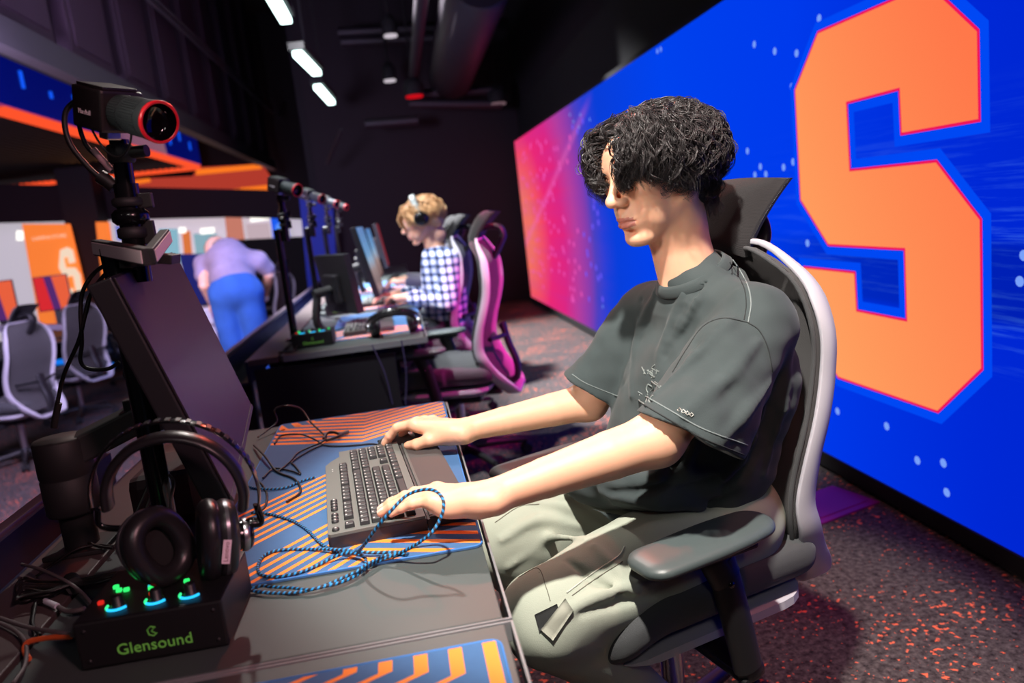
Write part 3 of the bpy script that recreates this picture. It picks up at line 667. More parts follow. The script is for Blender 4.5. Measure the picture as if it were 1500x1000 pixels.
# ---- keyboard
def keyboard(loc, ang, lab, detail=True):
    e = empty('keyboard', loc, ang, label=lab, cat='keyboard')
    KF = mat('keyboard grey frame', (98, 102, 98), .45, bump=.04, bscale=900); KS = mat('keyboard dark rim', (44, 40, 44), .35)
    KB = mat('keyboard key black', (40, 41, 43), .5); KL = mat('key legend white', (190, 192, 190), .6); WR = mat('wrist rest soft black', (64, 60, 60), .6, bump=.15, bscale=700)
    # local: x away from function row (0) to the user, y along the board from the escape end
    out = [(.004, 0), (.158, 0), (.158, .462), (.030, .462), (.030, .425), (.012, .400), (0, .375), (0, .004)]
    mb = MB(); mb.prism(out, 0, .020, mi=1); mb.prism([(x*.985+.001, y*.994+.0014) for x, y in out], .020, .0245, mi=0)
    mb.build('case', [KF, KS], e)
    MB().prism([(.160, .002), (.238, .012), (.238, .452), (.160, .460)], .002, .017).prism([(.164, .004), (.232, .016), (.232, .448), (.164, .458)], .017, .020).build('wrist_rest', WR, e)
    MB().box((.0245*0+.167, .23, .0205), (.005, .44, .002), bev=.0005).build('rest_ridge', mat('rest ridge', (80, 84, 82), .5), e)
    u = .0188; rows = []
    y0 = .014
    fx = .036
    for k in [0, 2, 3, 4, 5, 6.5, 7.5, 8.5, 9.5, 11, 12, 13, 14]: rows.append((fx, y0+k*u, 1))
    nav = [15.25, 16.25, 17.25]; npd = [18.5, 19.5, 20.5, 21.5]
    for k in nav: rows.append((fx, y0+k*u, 1))
    r1 = fx+.0245
    def row(x, ws, start=0):
        p = start
        for w in ws:
            if w > 0: rows.append((x, y0+p*u, w))
            p += abs(w)
    row(r1, [1]*13+[2]); row(r1+u, [1.5]+[1]*12+[1.5]); row(r1+2*u, [1.75]+[1]*11+[2.25]); row(r1+3*u, [2.25]+[1]*10+[2.75]); row(r1+4*u, [1.25, 1.25, 1.25, 6.25, 1.25, 1.25, 1.25, 1.25])
    for k in nav: rows.append((r1, y0+k*u, 1)); rows.append((r1+u, y0+k*u, 1)); rows.append((r1+4*u, y0+k*u, 1))
    rows.append((r1+3*u, y0+16.25*u, 1))
    for j in range(4):
        for k in npd[:3]: rows.append((r1+j*u, y0+k*u, 1))
        rows.append((r1+j*u, y0+npd[3]*u, 1))
    row(r1+4*u, [2, 1, 1], 18.5)
    def key(mb, x, y, w):
        L_ = w*u-.0022; mb.box((x, y+L_/2, .0245+.0035), (u-.0022, L_, .0075), bev=.0012, taper=.80, seg=1)
        if w < 5: mb.box((x-.0035, y+.0060, .0245+.00735), (.0028, .0042, .0003), mi=1)
    lim = 96 if detail else 0
    for i, (x, y, w) in enumerate(rows[:lim]):
        mb = MB(); key(mb, x, y, w); mb.build('key', [KB, KL], e)
    mb = MB()
    for x, y, w in rows[lim:]: key(mb, x, y, w)
    o = mb.build('key', [KB, KL], e); o['kind'] = 'stuff'
    for i, y in enumerate([.016, .052, .066, .080, .108, .122, .136, .150]):
        MB().lathe([(0, .0045), (.0045, .0045), (.0058, .0035), (.0062, 0)], (.0135, y, .0245), n=14).lathe([(0, .0006), (.0016, .0006), (.0017, 0)], (.0135, y, .029), n=8, mi=1).build('media_button', [KB, KL], e)
    for y in (.33, .342): MB().lathe([(0, .0004), (.0014, .0003), (.0015, 0)], (.0145, y, .0246), n=8).build('indicator_light', KL, e)
    return e
a = at(483, 790, 'z', DZ+.02); b = at(478, 672, 'z', DZ+.02)
KANG = math.atan2(b.y-a.y, b.x-a.x)-PI/2
kb = keyboard((a.x-.002, a.y-.004, MT), KANG, 'full size black and grey gaming keyboard under the boy\'s left hand')

# ---- mouse under the right hand
def mouse(loc, ang, lab, m_=None):
    e = empty('mouse', loc, ang, label=lab, cat='mouse')
    f = Field((-.07, -.04, -.01), (.07, .04, .05), .002); f.ell((0, 0, .006), (.060, .031, .030), .01); f.ell((.012, 0, .014), (.042, .028, .022), .01); f.plane((0, 0, .001), (0, 0, -1))
    V, F = f.mesh(); npmesh('shell', [(relax(V, F, 1), F)], m_ or mat('mouse grey', (58, 62, 62), .35), e)
    MB().cyl((-.032, -.003, .024), (-.032, .003, .024), .009, n=16).build('scroll_wheel', M['rubber'], e)
    MB().box((-.034, 0, .0245), (.05, .001, .004), rot=(0, -.28, 0)).build('button_split', M['black'], e)
    return e
mp = at(602, 641, 'z', DZ+.02); MOUSE = Vector((mp.x-.020, mp.y-.012, MT))
mouse(MOUSE, math.radians(-18), 'dark grey mouse under the boy\'s right hand')

# ---- audio box (four glowing knobs)
def audio_box(T, lab, detail=True):
    e = bpy.data.objects.new('audio_control_box', None); COL.objects.link(e); e.matrix_world = T; tag(e, lab, 'audio box')
    BK = mat('black powder coated steel', (20, 19, 21), .5, bump=.08, bscale=900)
    w, d, h = .178, .150, .062
    MB().box((w/2, d/2, h/2+.002), (w, d, h), bev=.0035).build('box_body', BK, e)
    for x in (.012, w-.012):
        for z in (.012, h-.010): MB().lathe([(0, .0012), (.0026, .0008), (.003, 0)], (x, 0, z), (0, -1, 0), n=10).build('screw', M['metal_dark'], e)
    RB = emis('ring cyan', (40, 190, 255), 1.6); RG = emis('ring green', (60, 255, 150), 1.3)
    for i, x in enumerate((.045, .092, .134)):
        c = (x, .030, h+.002); r = .0135
        mb = MB()
        for (a0, a1, mi) in ((170, 225, 1), (225, 330, 0)):
            mb.tube([(c[0]+r*math.cos(math.radians(q)), c[1]+r*math.sin(math.radians(q)), c[2]+.0022) for q in np.linspace(a0, a1, 8)], .0017, n=6, sub=1, mi=mi)
        mb.build('light_ring', [RB, RG], e)
        k = MB().lathe([(.0088, 0), (.0088, .003), (.0075, .004), (.0070, .015), (.006, .016), (0, .016)], c, n=20).build('knob', M['plastic'], e)
    GB = emis('button green', (50, 240, 110), 1.3); CB = emis('button cyan', (60, 220, 230), 1.1); RR = emis('button red', (220, 40, 30), 1)
    for x, y, m_ in ((.022, .088, GB), (.030, .076, GB), (.040, .074, GB), (.074, .066, GB), (.072, .072, CB), (.118, .070, GB), (.158, .078, GB), (.036, .050, GB), (.018, .046, RR), (.080, .05, RR)):
        MB().box((x, y, h+.004), (.007, .006, .005), bev=.0015).build('lit_button', m_, e)
    G = mat('logo green', (96, 150, 62), .5, emit=(80, 130, 50), es=.45)
    tv, tf = text_mb('Glensound', .0205, spacing=1.02); R90 = Matrix.Rotation(PI/2, 4, 'X')
    lg = MB().add(tv, tf, 0, T=Matrix.Translation((w*.51, -.0006, .021)) @ R90)
    for (a0, r) in ((0, .0065),):
        pts = [(w*.51+r*math.cos(math.radians(q))*.9, -.0008, .039+r*math.sin(math.radians(q))) for q in (40, 100, 160, 220, 280, 330)]
        lg.tube(pts, .0008, n=4, sub=1)
    lg.tube([(w*.51+.003, -.0008, .036), (w*.51-.001, -.0008, .039), (w*.51+.002, -.0008, .042)], .0007, n=4, sub=1)
    lg.build('logo_lettering', G, e)
    return e
bl = at(120, 985, 'z', DZ); br = at(330, 950, 'z', DZ); bang = math.atan2(br.y-bl.y, br.x-bl.x)+.02
TBOX = Matrix.Translation((bl.x, bl.y, DZ)) @ Matrix.Rotation(bang, 4, 'Z')
audio_box(TBOX, 'black audio control box with glowing blue knobs and green lettering on the main desk')

# ---- headset resting on the box
def headset(T, lab, scale=1, glow=True):
    e = bpy.data.objects.new('gaming_headset', None); COL.objects.link(e); e.matrix_world = T; tag(e, lab, 'headset')
    PAD = mat('black leatherette', (34, 32, 35), .33, bump=.06, bscale=500); PL = M['gloss']
    R_ = .098
    def arc(r, a0, a1, n, sx=1, dz=0): return [(r*sx*math.cos(math.radians(q)), 0, r*math.sin(math.radians(q))+dz) for q in np.linspace(a0, a1, n)]
    MB().tube(arc(.098, 190, -10, 15, 1, 0), .0125, n=14, sub=3, flat=(1.35, .62), up=(0, 1, 0)).build('padded_band', PAD, e)
    ob = MB().tube(arc(.123, 190, -10, 17, .98, .0), .0035, n=8, sub=3, flat=(3.0, .5), up=(0, 1, 0))
    for q in np.linspace(25, 155, 20):
        c = (.1245*.98*math.cos(math.radians(q)), -.0, .1245*math.sin(math.radians(q))); ob.box(c, (.003, .012, .007), rot=(0, -math.radians(q)+0, 0), mi=1)
    ob.build('outer_band', [PL, M['metal_dark']], e)
    return e, PAD, PL
def cup(e, c, axis, PAD, PL, roll=0, cs=1):
    """ear cup centred at c, axis points out of the cushion opening"""
    T = Matrix.Translation(c) @ Vector(axis).to_track_quat('Z', 'Y').to_matrix().to_4x4() @ Matrix.Rotation(roll, 4, 'Z') @ Matrix.Scale(cs, 4)
    def oval(r1, r2, z, n=40, ex=2.3):
        P = []
        for k in range(n):
            a = 2*PI*k/n; ca, sa = math.cos(a), math.sin(a); P.append((r1*math.copysign(abs(ca)**(2/ex), ca), r2*math.copysign(abs(sa)**(2/ex), sa), z))
        return P
    def loft(rings, name, m_, closed=False):
        n = 40; vs = [p for r in rings for p in oval(*r)]; fs = []
        for j in range(len(rings)-1+(1 if closed else 0)):
            j2 = (j+1) % len(rings)
            for k in range(n): fs.append([j*n+k, j*n+(k+1) % n, j2*n+(k+1) % n, j2*n+k])
        mb = MB().add(vs, fs, 0, True, T)
        if not closed: mb.add(vs[:n][::-1], [list(range(n))], 0, False, T); mb.add(vs[-n:], [list(range(n))], 0, False, T)
        return mb.build(name, m_, e)
    rings = []
    for k in range(14):
        a = 2*PI*k/14; rings.append((.029+.0125*math.cos(a), .038+.0125*math.cos(a), .012+.0125*math.sin(a)))
    loft(rings, 'ear_cushion', PAD, True)
    loft([(.024, .033, .003), (.026, .035, .0015), (.026, .035, -.001)], 'inner_mesh', mat('speaker cloth', (22, 20, 22), .9))
    loft([(.036, .045, .002), (.038, .047, -.002), (.038, .047, -.010), (.034, .043, -.017), (.026, .033, -.020)], 'cup_shell', mat('satin black shell', (40, 40, 43), .32))
    loft([(.0386, .0476, -.0035), (.0386, .0476, -.0075)], 'trim_ring', mat('gunmetal ring', (110, 110, 116), .3, metal=.6))
    for q, dz in ((0, 0),):
        MB().lathe([(.018, -.021), (.019, -.034), (.016, -.038), (0, -.038)], (0, 0, 0), n=24, T=T).build('outer_disc', PL, e)
        MB().lathe([(.020, -.026), (.0208, -.030), (.0195, -.033)], (0, 0, 0), n=24, T=T).build('disc_ring', M['chrome'], e)
    return T
# plane of the arch roughly faces the camera
hy = 1.035
def AH(x, y, dy=0): return at(x, y, 'y', hy+dy)
hc = (AH(142, 735)+AH(372, 735))/2; hx = (AH(372, 735)-AH(142, 735)).normalized()
hs_c = AH(258, 728)
sc_h = (AH(372, 735)-AH(142, 735)).length/2/.112
TH = frame(hs_c, hx, (Vector((0, 1, 0))+Vector((0, 0, .12))).normalized()); TH = TH @ Matrix.Rotation(0, 4, 'X')
# frame() gives z = x cross y: make local z point up and local y away
TH = Matrix(((TH[0][0], TH[0][1], TH[0][2], hs_c[0]), (TH[1][0], TH[1][1], TH[1][2], hs_c[1]), (TH[2][0], TH[2][1], TH[2][2], hs_c[2]), (0, 0, 0, 1))) @ Matrix.Scale(sc_h, 4)
hs, PAD, PL = headset(TH, 'black over-ear gaming headset resting on the audio box')
inv = TH.inverted()
cL = inv @ AH(226, 800, -.012); cR = inv @ AH(322, 788, -.004)
cup(hs, cL, (.74, -.58, .34), PAD, PL, roll=.35, cs=1.22)
TR = cup(hs, cR, (-.93, -.34, .02), PAD, PL, roll=.0, cs=1.25)
# yokes joining the band to the cups
MB().tube([(-.112, 0, -.020), (-.108, .0, -.048), tuple(cL+Vector((-.036, .02, .018)))], .0055, n=8, flat=(.7, 1.5)).build('yoke', PL, hs)
MB().tube([(.116, 0, -.012), (.122, 0, -.04), tuple(cR+Vector((.040, .008, .020))), tuple(cR+Vector((.034, .004, -.004)))], .0055, n=8, flat=(.7, 1.5)).build('yoke', PL, hs)
tv, tf = text_mb('Lenovo', .0095)
def cam_dir(p): return (Vector(CAM)-p).normalized()
gL = MB().box((0, 0, 0), (.034, .0115, .0008), bev=.0003, mi=1).add([(v.x, v.y, v.z+.0008) for v in tv], tf, 0)
# the pale tag sits on the side rim of the right cup, reading upwards
tl = inv @ AH(332, 808, -.052)
o = gL.build('label_tag', [mat('tag lettering', (120, 60, 80), .6), mat('pale pink tag', (226, 200, 214), .5)], hs)
xd = (inv.to_3x3() @ (AH(335, 780)-AH(330, 835))).normalized(); zd = (inv.to_3x3() @ cam_dir(AH(332, 808))).normalized(); yd = zd.cross(xd).normalized(); xd = yd.cross(zd)
o.matrix_local = Matrix(((xd.x, yd.x, zd.x, tl.x), (xd.y, yd.y, zd.y, tl.y), (xd.z, yd.z, zd.z, tl.z), (0, 0, 0, 1)))

# ---- monitor on its arm
mn = [Vector(v) for v in ((-.384, 1.107, 1.203), (-.448, 1.653, 1.225), (-.354, 1.678, .873), (-.29, 1.132, .851))]
mx_ = (mn[1]-mn[0]).normalized(); mz_ = (mn[0]-mn[3]).normalized(); mc = sum(mn, Vector())/4; MW = (mn[1]-mn[0]).length; MH = (mn[0]-mn[3]).length
TM = frame(mc, mx_, mz_)   # x along width, y up, z = x cross y (towards the seat or away)
if TM.col[2].x < 0: TM = frame(mc, -mx_, mz_)
def monitor(T, lab, W_=.55, H_=.365, screen=None):
    e = bpy.data.objects.new('monitor', None); COL.objects.link(e); e.matrix_world = T; tag(e, lab, 'monitor')
    MB().box((0, 0, -.019), (W_, H_, .034), bev=.003).build('housing', mat('monitor shell', (30, 28, 32), .45, bump=.06, bscale=900), e)
    MB().box((0, .0015, .0005), (W_-.006, H_-.010, .003), bev=.0006).build('screen_glass', screen or mat('screen off, satin black', (40, 32, 33), .38, bump=.03, bscale=2500, spec=.7), e)
    MB().box((0, -H_/2+.006, .0015), (W_-.004, .009, .004), bev=.001).build('lower_bezel', mat('bezel grey', (60, 56, 60), .4), e)
    MB().box((0, -.02, -.052), (W_*.42, H_*.5, .035), bev=.012).build('rear_bulge', mat('monitor shell', (30, 28, 32), .45), e)
    return e
monitor(TM, 'large dark monitor leaning back, seen from its side, on the main desk', MW, MH)
am = empty('articulated_arm', (-.66, 1.45, DZ), label='thick black monitor arm with a round joint behind the headset', cat='monitor arm')
def wp(mb, name, m_, par): o = mb.build(name, m_); return wchild(o, par)
bpy.context.view_layer.update()
AX = at(100, 700, 'y', 1.38)
wp(MB().lathe([(0, .0), (.042, 0), (.044, .004), (.044, .062), (.0425, .064), (.0425, .067), (.044, .069), (.044, .128), (.041, .133), (0, .133)], (AX.x, AX.y, .80), n=40), 'pivot_joint', M['plastic_rough'], am)
wp(MB().cyl((AX.x, AX.y, DZ-.005), (AX.x, AX.y, .80), .028, n=24).box((AX.x, AX.y, DZ+.004), (.10, .09, .008), bev=.002), 'base_post', M['plastic_rough'], am)
j2 = at(215, 612, 'y', 1.42)
d = (j2-Vector((AX.x, AX.y, j2.z))).normalized()
a0_ = Vector((AX.x, AX.y, .900)); a1_ = Vector((j2.x, j2.y, .945)); wp(MB().box((0, 0, 0), ((a1_-a0_).length, .060, .048), bev=.005, T=frame((a0_+a1_)/2, a1_-a0_, Vector((0, 0, 1)).cross(a1_-a0_))), 'upper_arm', M['plastic_rough'], am)
e1 = a1_.copy()
wp(MB().lathe([(0, -.03), (.033, -.03), (.034, .03), (0, .03)], e1, n=28), 'elbow_joint', M['plastic_rough'], am)
tgt = TM @ Vector((0, -.03, -.075))
wp(MB().tube([e1+Vector((0, 0, 0)), (e1+tgt)/2+Vector((.0, 0, -.01)), tgt], .022, n=10, flat=(1, 1.3)), 'forearm', M['plastic_rough'], am)
o = MB().box((0, -.03, -.078), (.11, .11, .012), bev=.004, T=TM).build('mounting_plate', M['plastic_rough']); wchild(o, am)
# a small bracket seen at the monitor's rear edge
wp(MB().box(at(205, 510, 'y', 1.33), (.05, .05, .09), bev=.006, rot=(.2, .2, .3)), 'cable_clip', M['plastic_rough'], am)

# ---- hinged twin bar on top of the monitor
hb = empty('hinged_bracket', at(215, 372, 'y', 1.22), label='pink lit white hinged bracket of two bars above the monitor', cat='bracket')
bpy.context.view_layer.update()
PK = mat('white bracket face', (226, 200, 206), .35)
def pbar(p, q, w, h, name):
    p = Vector(p); q = Vector(q); T = frame((p+q)/2, q-p, (0, 0, 1)); L_ = (q-p).length
    mb = MB().box((0, 0, 0), (L_, h, w), bev=.002, T=T); wp(mb, name, M['plastic_rough'], hb)
    mb = MB().box((0, 0, .5*w+.0008), (L_-.008, h-.006, .0016), bev=.0005, T=T); o = mb.build('face_plate', PK); wchild(o, hb)
pbar(at(143, 362, 'y', 1.26), at(219, 376, 'y', 1.10), .016, .024, 'left_bar'); pbar(at(219, 376, 'y', 1.10), at(243, 346, 'y', 1.24), .014, .022, 'right_bar')
wp(MB().box(at(238, 378, 'y', 1.22), (.04, .05, .014), bev=.002, rot=(0, .2, 0)).box(at(205, 384, 'y', 1.20), (.05, .03, .012), bev=.002), 'clamp_foot', M['plastic_rough'], hb)
# ---- camera on its pole
pole_x, pole_y = -.385, 1.235
po = empty('camera_pole', (pole_x, pole_y, 1.15), label='black telescopic pole rising behind the monitor to the camera', cat='pole')
bpy.context.view_layer.update()
ptop = at(174, 205, 'y', pole_y); pbot = at(200, 372, 'y', pole_y)
def PP(t, ox=0): return ptop.lerp(pbot, t)+Vector((ox, 0, 0))
wp(MB().cyl(PP(0), PP(.42), .0135, n=18), 'inner_tube', M['gloss'], po)
wp(MB().cyl(PP(.38), PP(1.25), .0175, n=18), 'outer_tube', M['gloss'], po)
wp(MB().cyl(PP(.92)+Vector((-.034, 0, 0)), Vector((PP(.92).x-.034, pole_y, DZ)), .0175, n=18).cyl(PP(.98), PP(.98)+Vector((-.034, 0, 0)), .015, n=10).lathe([(0, .012), (.04, .010), (.045, 0)], (PP(.92).x-.034, pole_y, DZ)), 'lower_tube', M['gloss'], po)
wp(MB().cyl(PP(.50), PP(.58), .023, n=18, bev=.003).box(PP(.54, .02), (.03, .012, .022), bev=.002), 'clamp', M['plastic_rough'], po)
wp(MB().cyl(PP(.60), PP(.74), .026, n=20, bev=.006), 'lock_collar', M['gloss'], po)
wp(MB().cyl(PP(.76), PP(.86), .022, n=18, bev=.003).box(PP(.82, .022), (.02, .01, .035), bev=.002), 'clamp', M['plastic_rough'], po)
wp(MB().cyl(PP(.04), PP(.20), .019, n=16, bev=.003).cyl(PP(.12), PP(.12, .04)+Vector((0, -.01, 0)), .009, n=12), 'tilt_head', M['plastic_rough'], po)
wp(MB().tube([at(207, 338, 'y', 1.26), at(202, 352, 'y', 1.26), at(196, 366, 'y', 1.26)], .008, n=8), 'yellow_sleeve', mat('yellow tape', (206, 160, 30), .5), po)
cv = empty('video_camera', (-.4, 1.22, 1.45), label='black box camera with a red ringed zoom lens on the pole', cat='camera')
bpy.context.view_layer.update()
ax = (at(231, 181, 'y', 1.11)-at(150, 160, 'y', 1.20)); ax.z = at(231, 181, 'y', 1.11).z-at(150, 160, 'y', 1.20).z
c0 = at(160, 160, 'y', 1.21); TC = frame(c0, ax, (0, 0, 1)); TC = TC  # x forward, y up, z side
fx_ = ax.normalized()
o = MB().box((-.004, 0, 0), (.078, .058, .062), bev=.004, T=TC).box((-.004, .031, 0), (.070, .004, .050), bev=.001, T=TC).build('camera_body', mat('camera body black', (34, 26, 28), .4, bump=.05, bscale=900)); wchild(o, cv)
side = TC.col[2].to_3d(); sgn = 1 if side.dot(cam_dir(c0)) > 0 else -1
tv, tf = text_mb('Marshall', .0098); o = MB().add(tv, tf, 0, T=TC @ Matrix.Translation((-.008, -.006, sgn*.0316)) @ (Matrix.Identity(4) if sgn > 0 else Matrix.Rotation(PI, 4, 'Y'))).build('name_plate', mat('white lettering', (210, 200, 205), .5)); wchild(o, cv)
def lens(prof, m_, n=36): o = MB().lathe(prof, (0, 0, 0), (1, 0, 0), n=n, T=TC).build('lens_ring', m_); return wchild(o, cv)
o = MB().lathe([(.022, .030), (.024, .034), (.024, .062), (.0255, .064), (.0255, .104), (.0275, .106), (.0285, .122)], (0, 0, 0), (1, 0, 0), n=40, T=TC)
for r, xa, xb, nn in ((.0245, .036, .058, 44), (.026, .068, .102, 44)):
    for k in range(nn):
        a_ = 2*PI*k/nn; c_, s_ = math.cos(a_), math.sin(a_); o.box(((xa+xb)/2, r*c_, r*s_), (xb-xa, .0012, .0016), rot=(a_, 0, 0), T=TC, mi=0)
o = o.build('lens_barrel', mat('lens rubber', (52, 58, 60), .45)); wchild(o, cv)
lens([(.0285, .122), (.0288, .126), (.0270, .128), (.0248, .126)], mat('red anodised ring', (200, 24, 34), .3, emit=(120, 8, 14), es=.25))
o = MB().lathe([(.0248, .126), (.022, .112), (.018, .108), (0, .106)], (0, 0, 0), (1, 0, 0), n=32, T=TC).build('lens_glass', mat('lens glass', (10, 6, 10), .05)); wchild(o, cv)
o = MB().box((0, -.035, 0), (.022, .014, .022), bev=.002, T=TC).build('mount_shoe', M['chrome']); wchild(o, cv)

# ---- loose cables
CB_ = mat('black cable', (24, 21, 22), .5); CG = mat('grey cable', (92, 84, 86), .5); CR = mat('orange cable', (214, 92, 44), .5)
def cable(pts, r, m_, lab, name='cable', z=None, group=None, cat='cable', sub=6):
    P = []
    for p in pts:
        if len(p) == 3 and isinstance(p[2], tuple): P.append(at(p[0], p[1], *p[2]))
        elif len(p) == 3: P.append(at(p[0], p[1], 'z', p[2]))
        else: P.append(at(p[0], p[1], 'z', z))
    return tag(MB().tube(P, r, n=8, sub=sub).build(name, m_), lab, cat, group)
Y2 = ('y', 1.24)
cable([(118, 142, Y2), (96, 165, Y2), (100, 205, Y2), (125, 240, Y2), (150, 262, Y2), (172, 268, Y2)], .0042, CB_, 'black cable looping from the back of the camera body')
cable([(122, 150, Y2), (116, 180, Y2), (126, 212, Y2), (146, 232, Y2), (166, 252, Y2)], .0036, CB_, 'second black cable hanging behind the camera')
cable([(136, 218, Y2), (148, 232, Y2), (164, 250, Y2)], .0052, mat('pink white cable sleeve', (190, 150, 160), .5), 'pale sleeved plug on the camera cable')
cable([(182, 152, ('y', 1.17)), (192, 178, ('y', 1.16)), (190, 212, ('y', 1.17)), (176, 230, ('y', 1.19)), (156, 222, ('y', 1.2)), (138, 196, ('y', 1.2)), (133, 178, ('y', 1.2))], .0016, CB_, 'thin wire hanging in a loop under the camera lens')
cable([(146, 258, Y2), (158, 266, Y2), (168, 274, Y2)], .011, CB_, 'black plug cluster taped to the pole', name='cable_plug')
Y3 = ('y', 1.36)
cable([(172, 378, ('y', 1.3)), (140, 398, Y3), (122, 425, Y3), (118, 455, Y3), (120, 500, Y3), (118, 528, Y3), (130, 540, Y3), (158, 540, Y3), (175, 530, Y3)], .0034, CB_, 'black cable drooping from the monitor top to its back')
cable([(168, 385, ('y', 1.3)), (136, 425, Y3), (125, 460, Y3), (115, 500, Y3), (95, 545, Y3), (86, 580, Y3), (80, 618, Y3)], .0034, CB_, 'black cable running down to the arm joint')
cable([(86, 590, Y3), (82, 608, Y3), (79, 626, Y3)], .0058, CB_, 'thicker plug end of the cable at the arm joint', name='cable_plug')
zt = DZ+.004
cable([(0, 905, zt+.004), (40, 918, zt+.01), (80, 925, zt+.02), (108, 930, zt+.022)], .003, CG, 'grey cable entering the left side of the audio box')
cable([(104, 932, zt+.02), (70, 934, zt+.012), (42, 940, zt+.006), (36, 952, zt), (42, 965, zt)], .0038, CR, 'orange cable entering the left side of the audio box')
cable([(0, 912, zt+.004), (25, 925, zt+.004), (38, 945, zt+.003), (36, 975, zt+.003), (20, 1000, zt+.003)], .0028, CG, 'grey cable curling off the left edge of the photo')
cable([(32, 826, zt+.01), (60, 834, zt+.02), (95, 850, zt+.02), (118, 866, zt+.012), (134, 884, zt+.01)], .0026, CG, 'thin grey cable arching over the cable bundle')
cable([(52, 845, zt), (75, 828, zt+.01), (110, 805, zt+.012), (140, 798, zt+.01), (165, 800, zt+.01)], .0022, CB_, 'thin black cable lying behind the bundle')
cable([(108, 776, zt+.01), (125, 792, zt+.01), (145, 800, zt+.01), (166, 803, zt+.01)], .0026, CB_, 'black cable from the arm post to the audio box')
cable([(64, 882, zt+.004), (54, 880, zt+.006), (50, 895, zt+.003), (48, 915, zt+.002), (58, 930, zt+.002)], .0026, CB_, 'short black cable with a white marker sleeve')
cable([(66, 880, zt+.004), (84, 888, zt+.004)], .0046, mat('white cable marker', (196, 196, 206), .5), 'white marker sleeve on a short cable', name='cable_marker', sub=1)
cable([(86, 889, zt+.004), (98, 895, zt+.004), (112, 894, zt+.008), (124, 891, zt+.01)], .0036, CG, 'grey cable end right of the white marker')
# the tied bundle: loops of one coiled cable
mb = MB()
for k in range(7):
    o1 = RNG.uniform(-5, 5); o2 = RNG.uniform(-4, 4)
    mb.tube([at(x, y, 'z', zt+.003+.0022*k) for x, y in [(170, 838+o1*.3+k), (130, 845+o1*.3+k*1.5), (105, 850+k), (70, 852+o1+k*2), (36, 848+o2+k*3), (24, 862+o2+k*3), (34, 876+o1-k), (70, 868+o2), (104, 856), (140, 852+o1*.5), (170, 846+o2*.4)]], .0024, n=6, sub=5)
o = mb.build('coiled_cable', CB_); tag(o, 'black cable coiled and tied into a bundle left of the audio box', 'cable')
mb = MB().tube([at(104, 850, 'z', zt+.004), at(110, 858, 'z', zt+.010)], .013, n=10, sub=1).build('tie_wrap', M['rubber']); wchild(mb, o)
# thin black cables behind the monitor
Zc = MT+.003
cable([(372, 652, Zc), (388, 668, Zc+.01), (405, 690, Zc), (432, 702, Zc), (440, 720, Zc), (420, 735, Zc)], .0024, CB_, 'thin dark cable wandering beside the keyboard')
cable([(378, 640, zt+.002), (405, 618, Zc+.015), (402, 600, Zc+.05), (418, 594, Zc+.07), (440, 598, Zc+.05), (455, 618, Zc+.02), (470, 632, Zc+.005), (478, 640, Zc)], .0022, CB_, 'dark cable looping up over the orange stripes')
cable([(402, 650, Zc), (412, 638, Zc), (440, 636, Zc+.006), (462, 644, Zc+.006), (476, 652, Zc), (505, 653, Zc), (545, 650, Zc), (562, 654, Zc)], .002, CB_, 'thin dark mouse cable crossing the striped mat')
cable([(408, 690, Zc), (425, 676, Zc), (438, 662, Zc), (470, 648, Zc+.004), (478, 642, Zc+.004)], .002, CB_, 'dark cable running up to the tangled cable clip')
cable([(385, 700, Zc), (402, 686, Zc), (428, 690, Zc), (440, 694, Zc), (432, 682, Zc), (428, 676, Zc), (450, 662, Zc), (474, 650, Zc)], .002, CB_, 'dark cable zigzagging on the blue mat')
cable([(474, 642, Zc+.004), (480, 634, Zc+.008), (490, 633, Zc+.008), (498, 637, Zc+.004), (490, 641, Zc+.004), (478, 645, Zc+.003)], .0035, CB_, 'small knotted cable clip on the orange stripes', name='cable_knot')
cable([(498, 636, Zc+.003), (510, 632, Zc+.003)], .0045, CG, 'small grey cable plug on the orange stripes', name='cable_plug', sub=1)
cable([(262, 780, zt+.02), (250, 740, ('y', 1.2)), (254, 705, ('y', 1.22)), (240, 690, ('y', 1.25))], .0026, CG, 'grey wire rising inside the headset arch')
for k in range(4):
    cable([(190+k*13, 790, ('y', 1.28)), (200+k*12, 750, ('y', 1.3)), (215+k*10, 715, ('y', 1.32)), (222+k*8, 690, ('y', 1.33))], .0034, CB_, 'black cable hanging behind the headset', group='black cables hanging behind the headset')
MB_ = tag(MB().box((-.475, 1.50, DZ+.05), (.13, .18, .10), bev=.02).build('power_brick', mat('maroon black box', (44, 20, 28), .5)), 'dark reddish equipment box behind the headset arch', 'box')

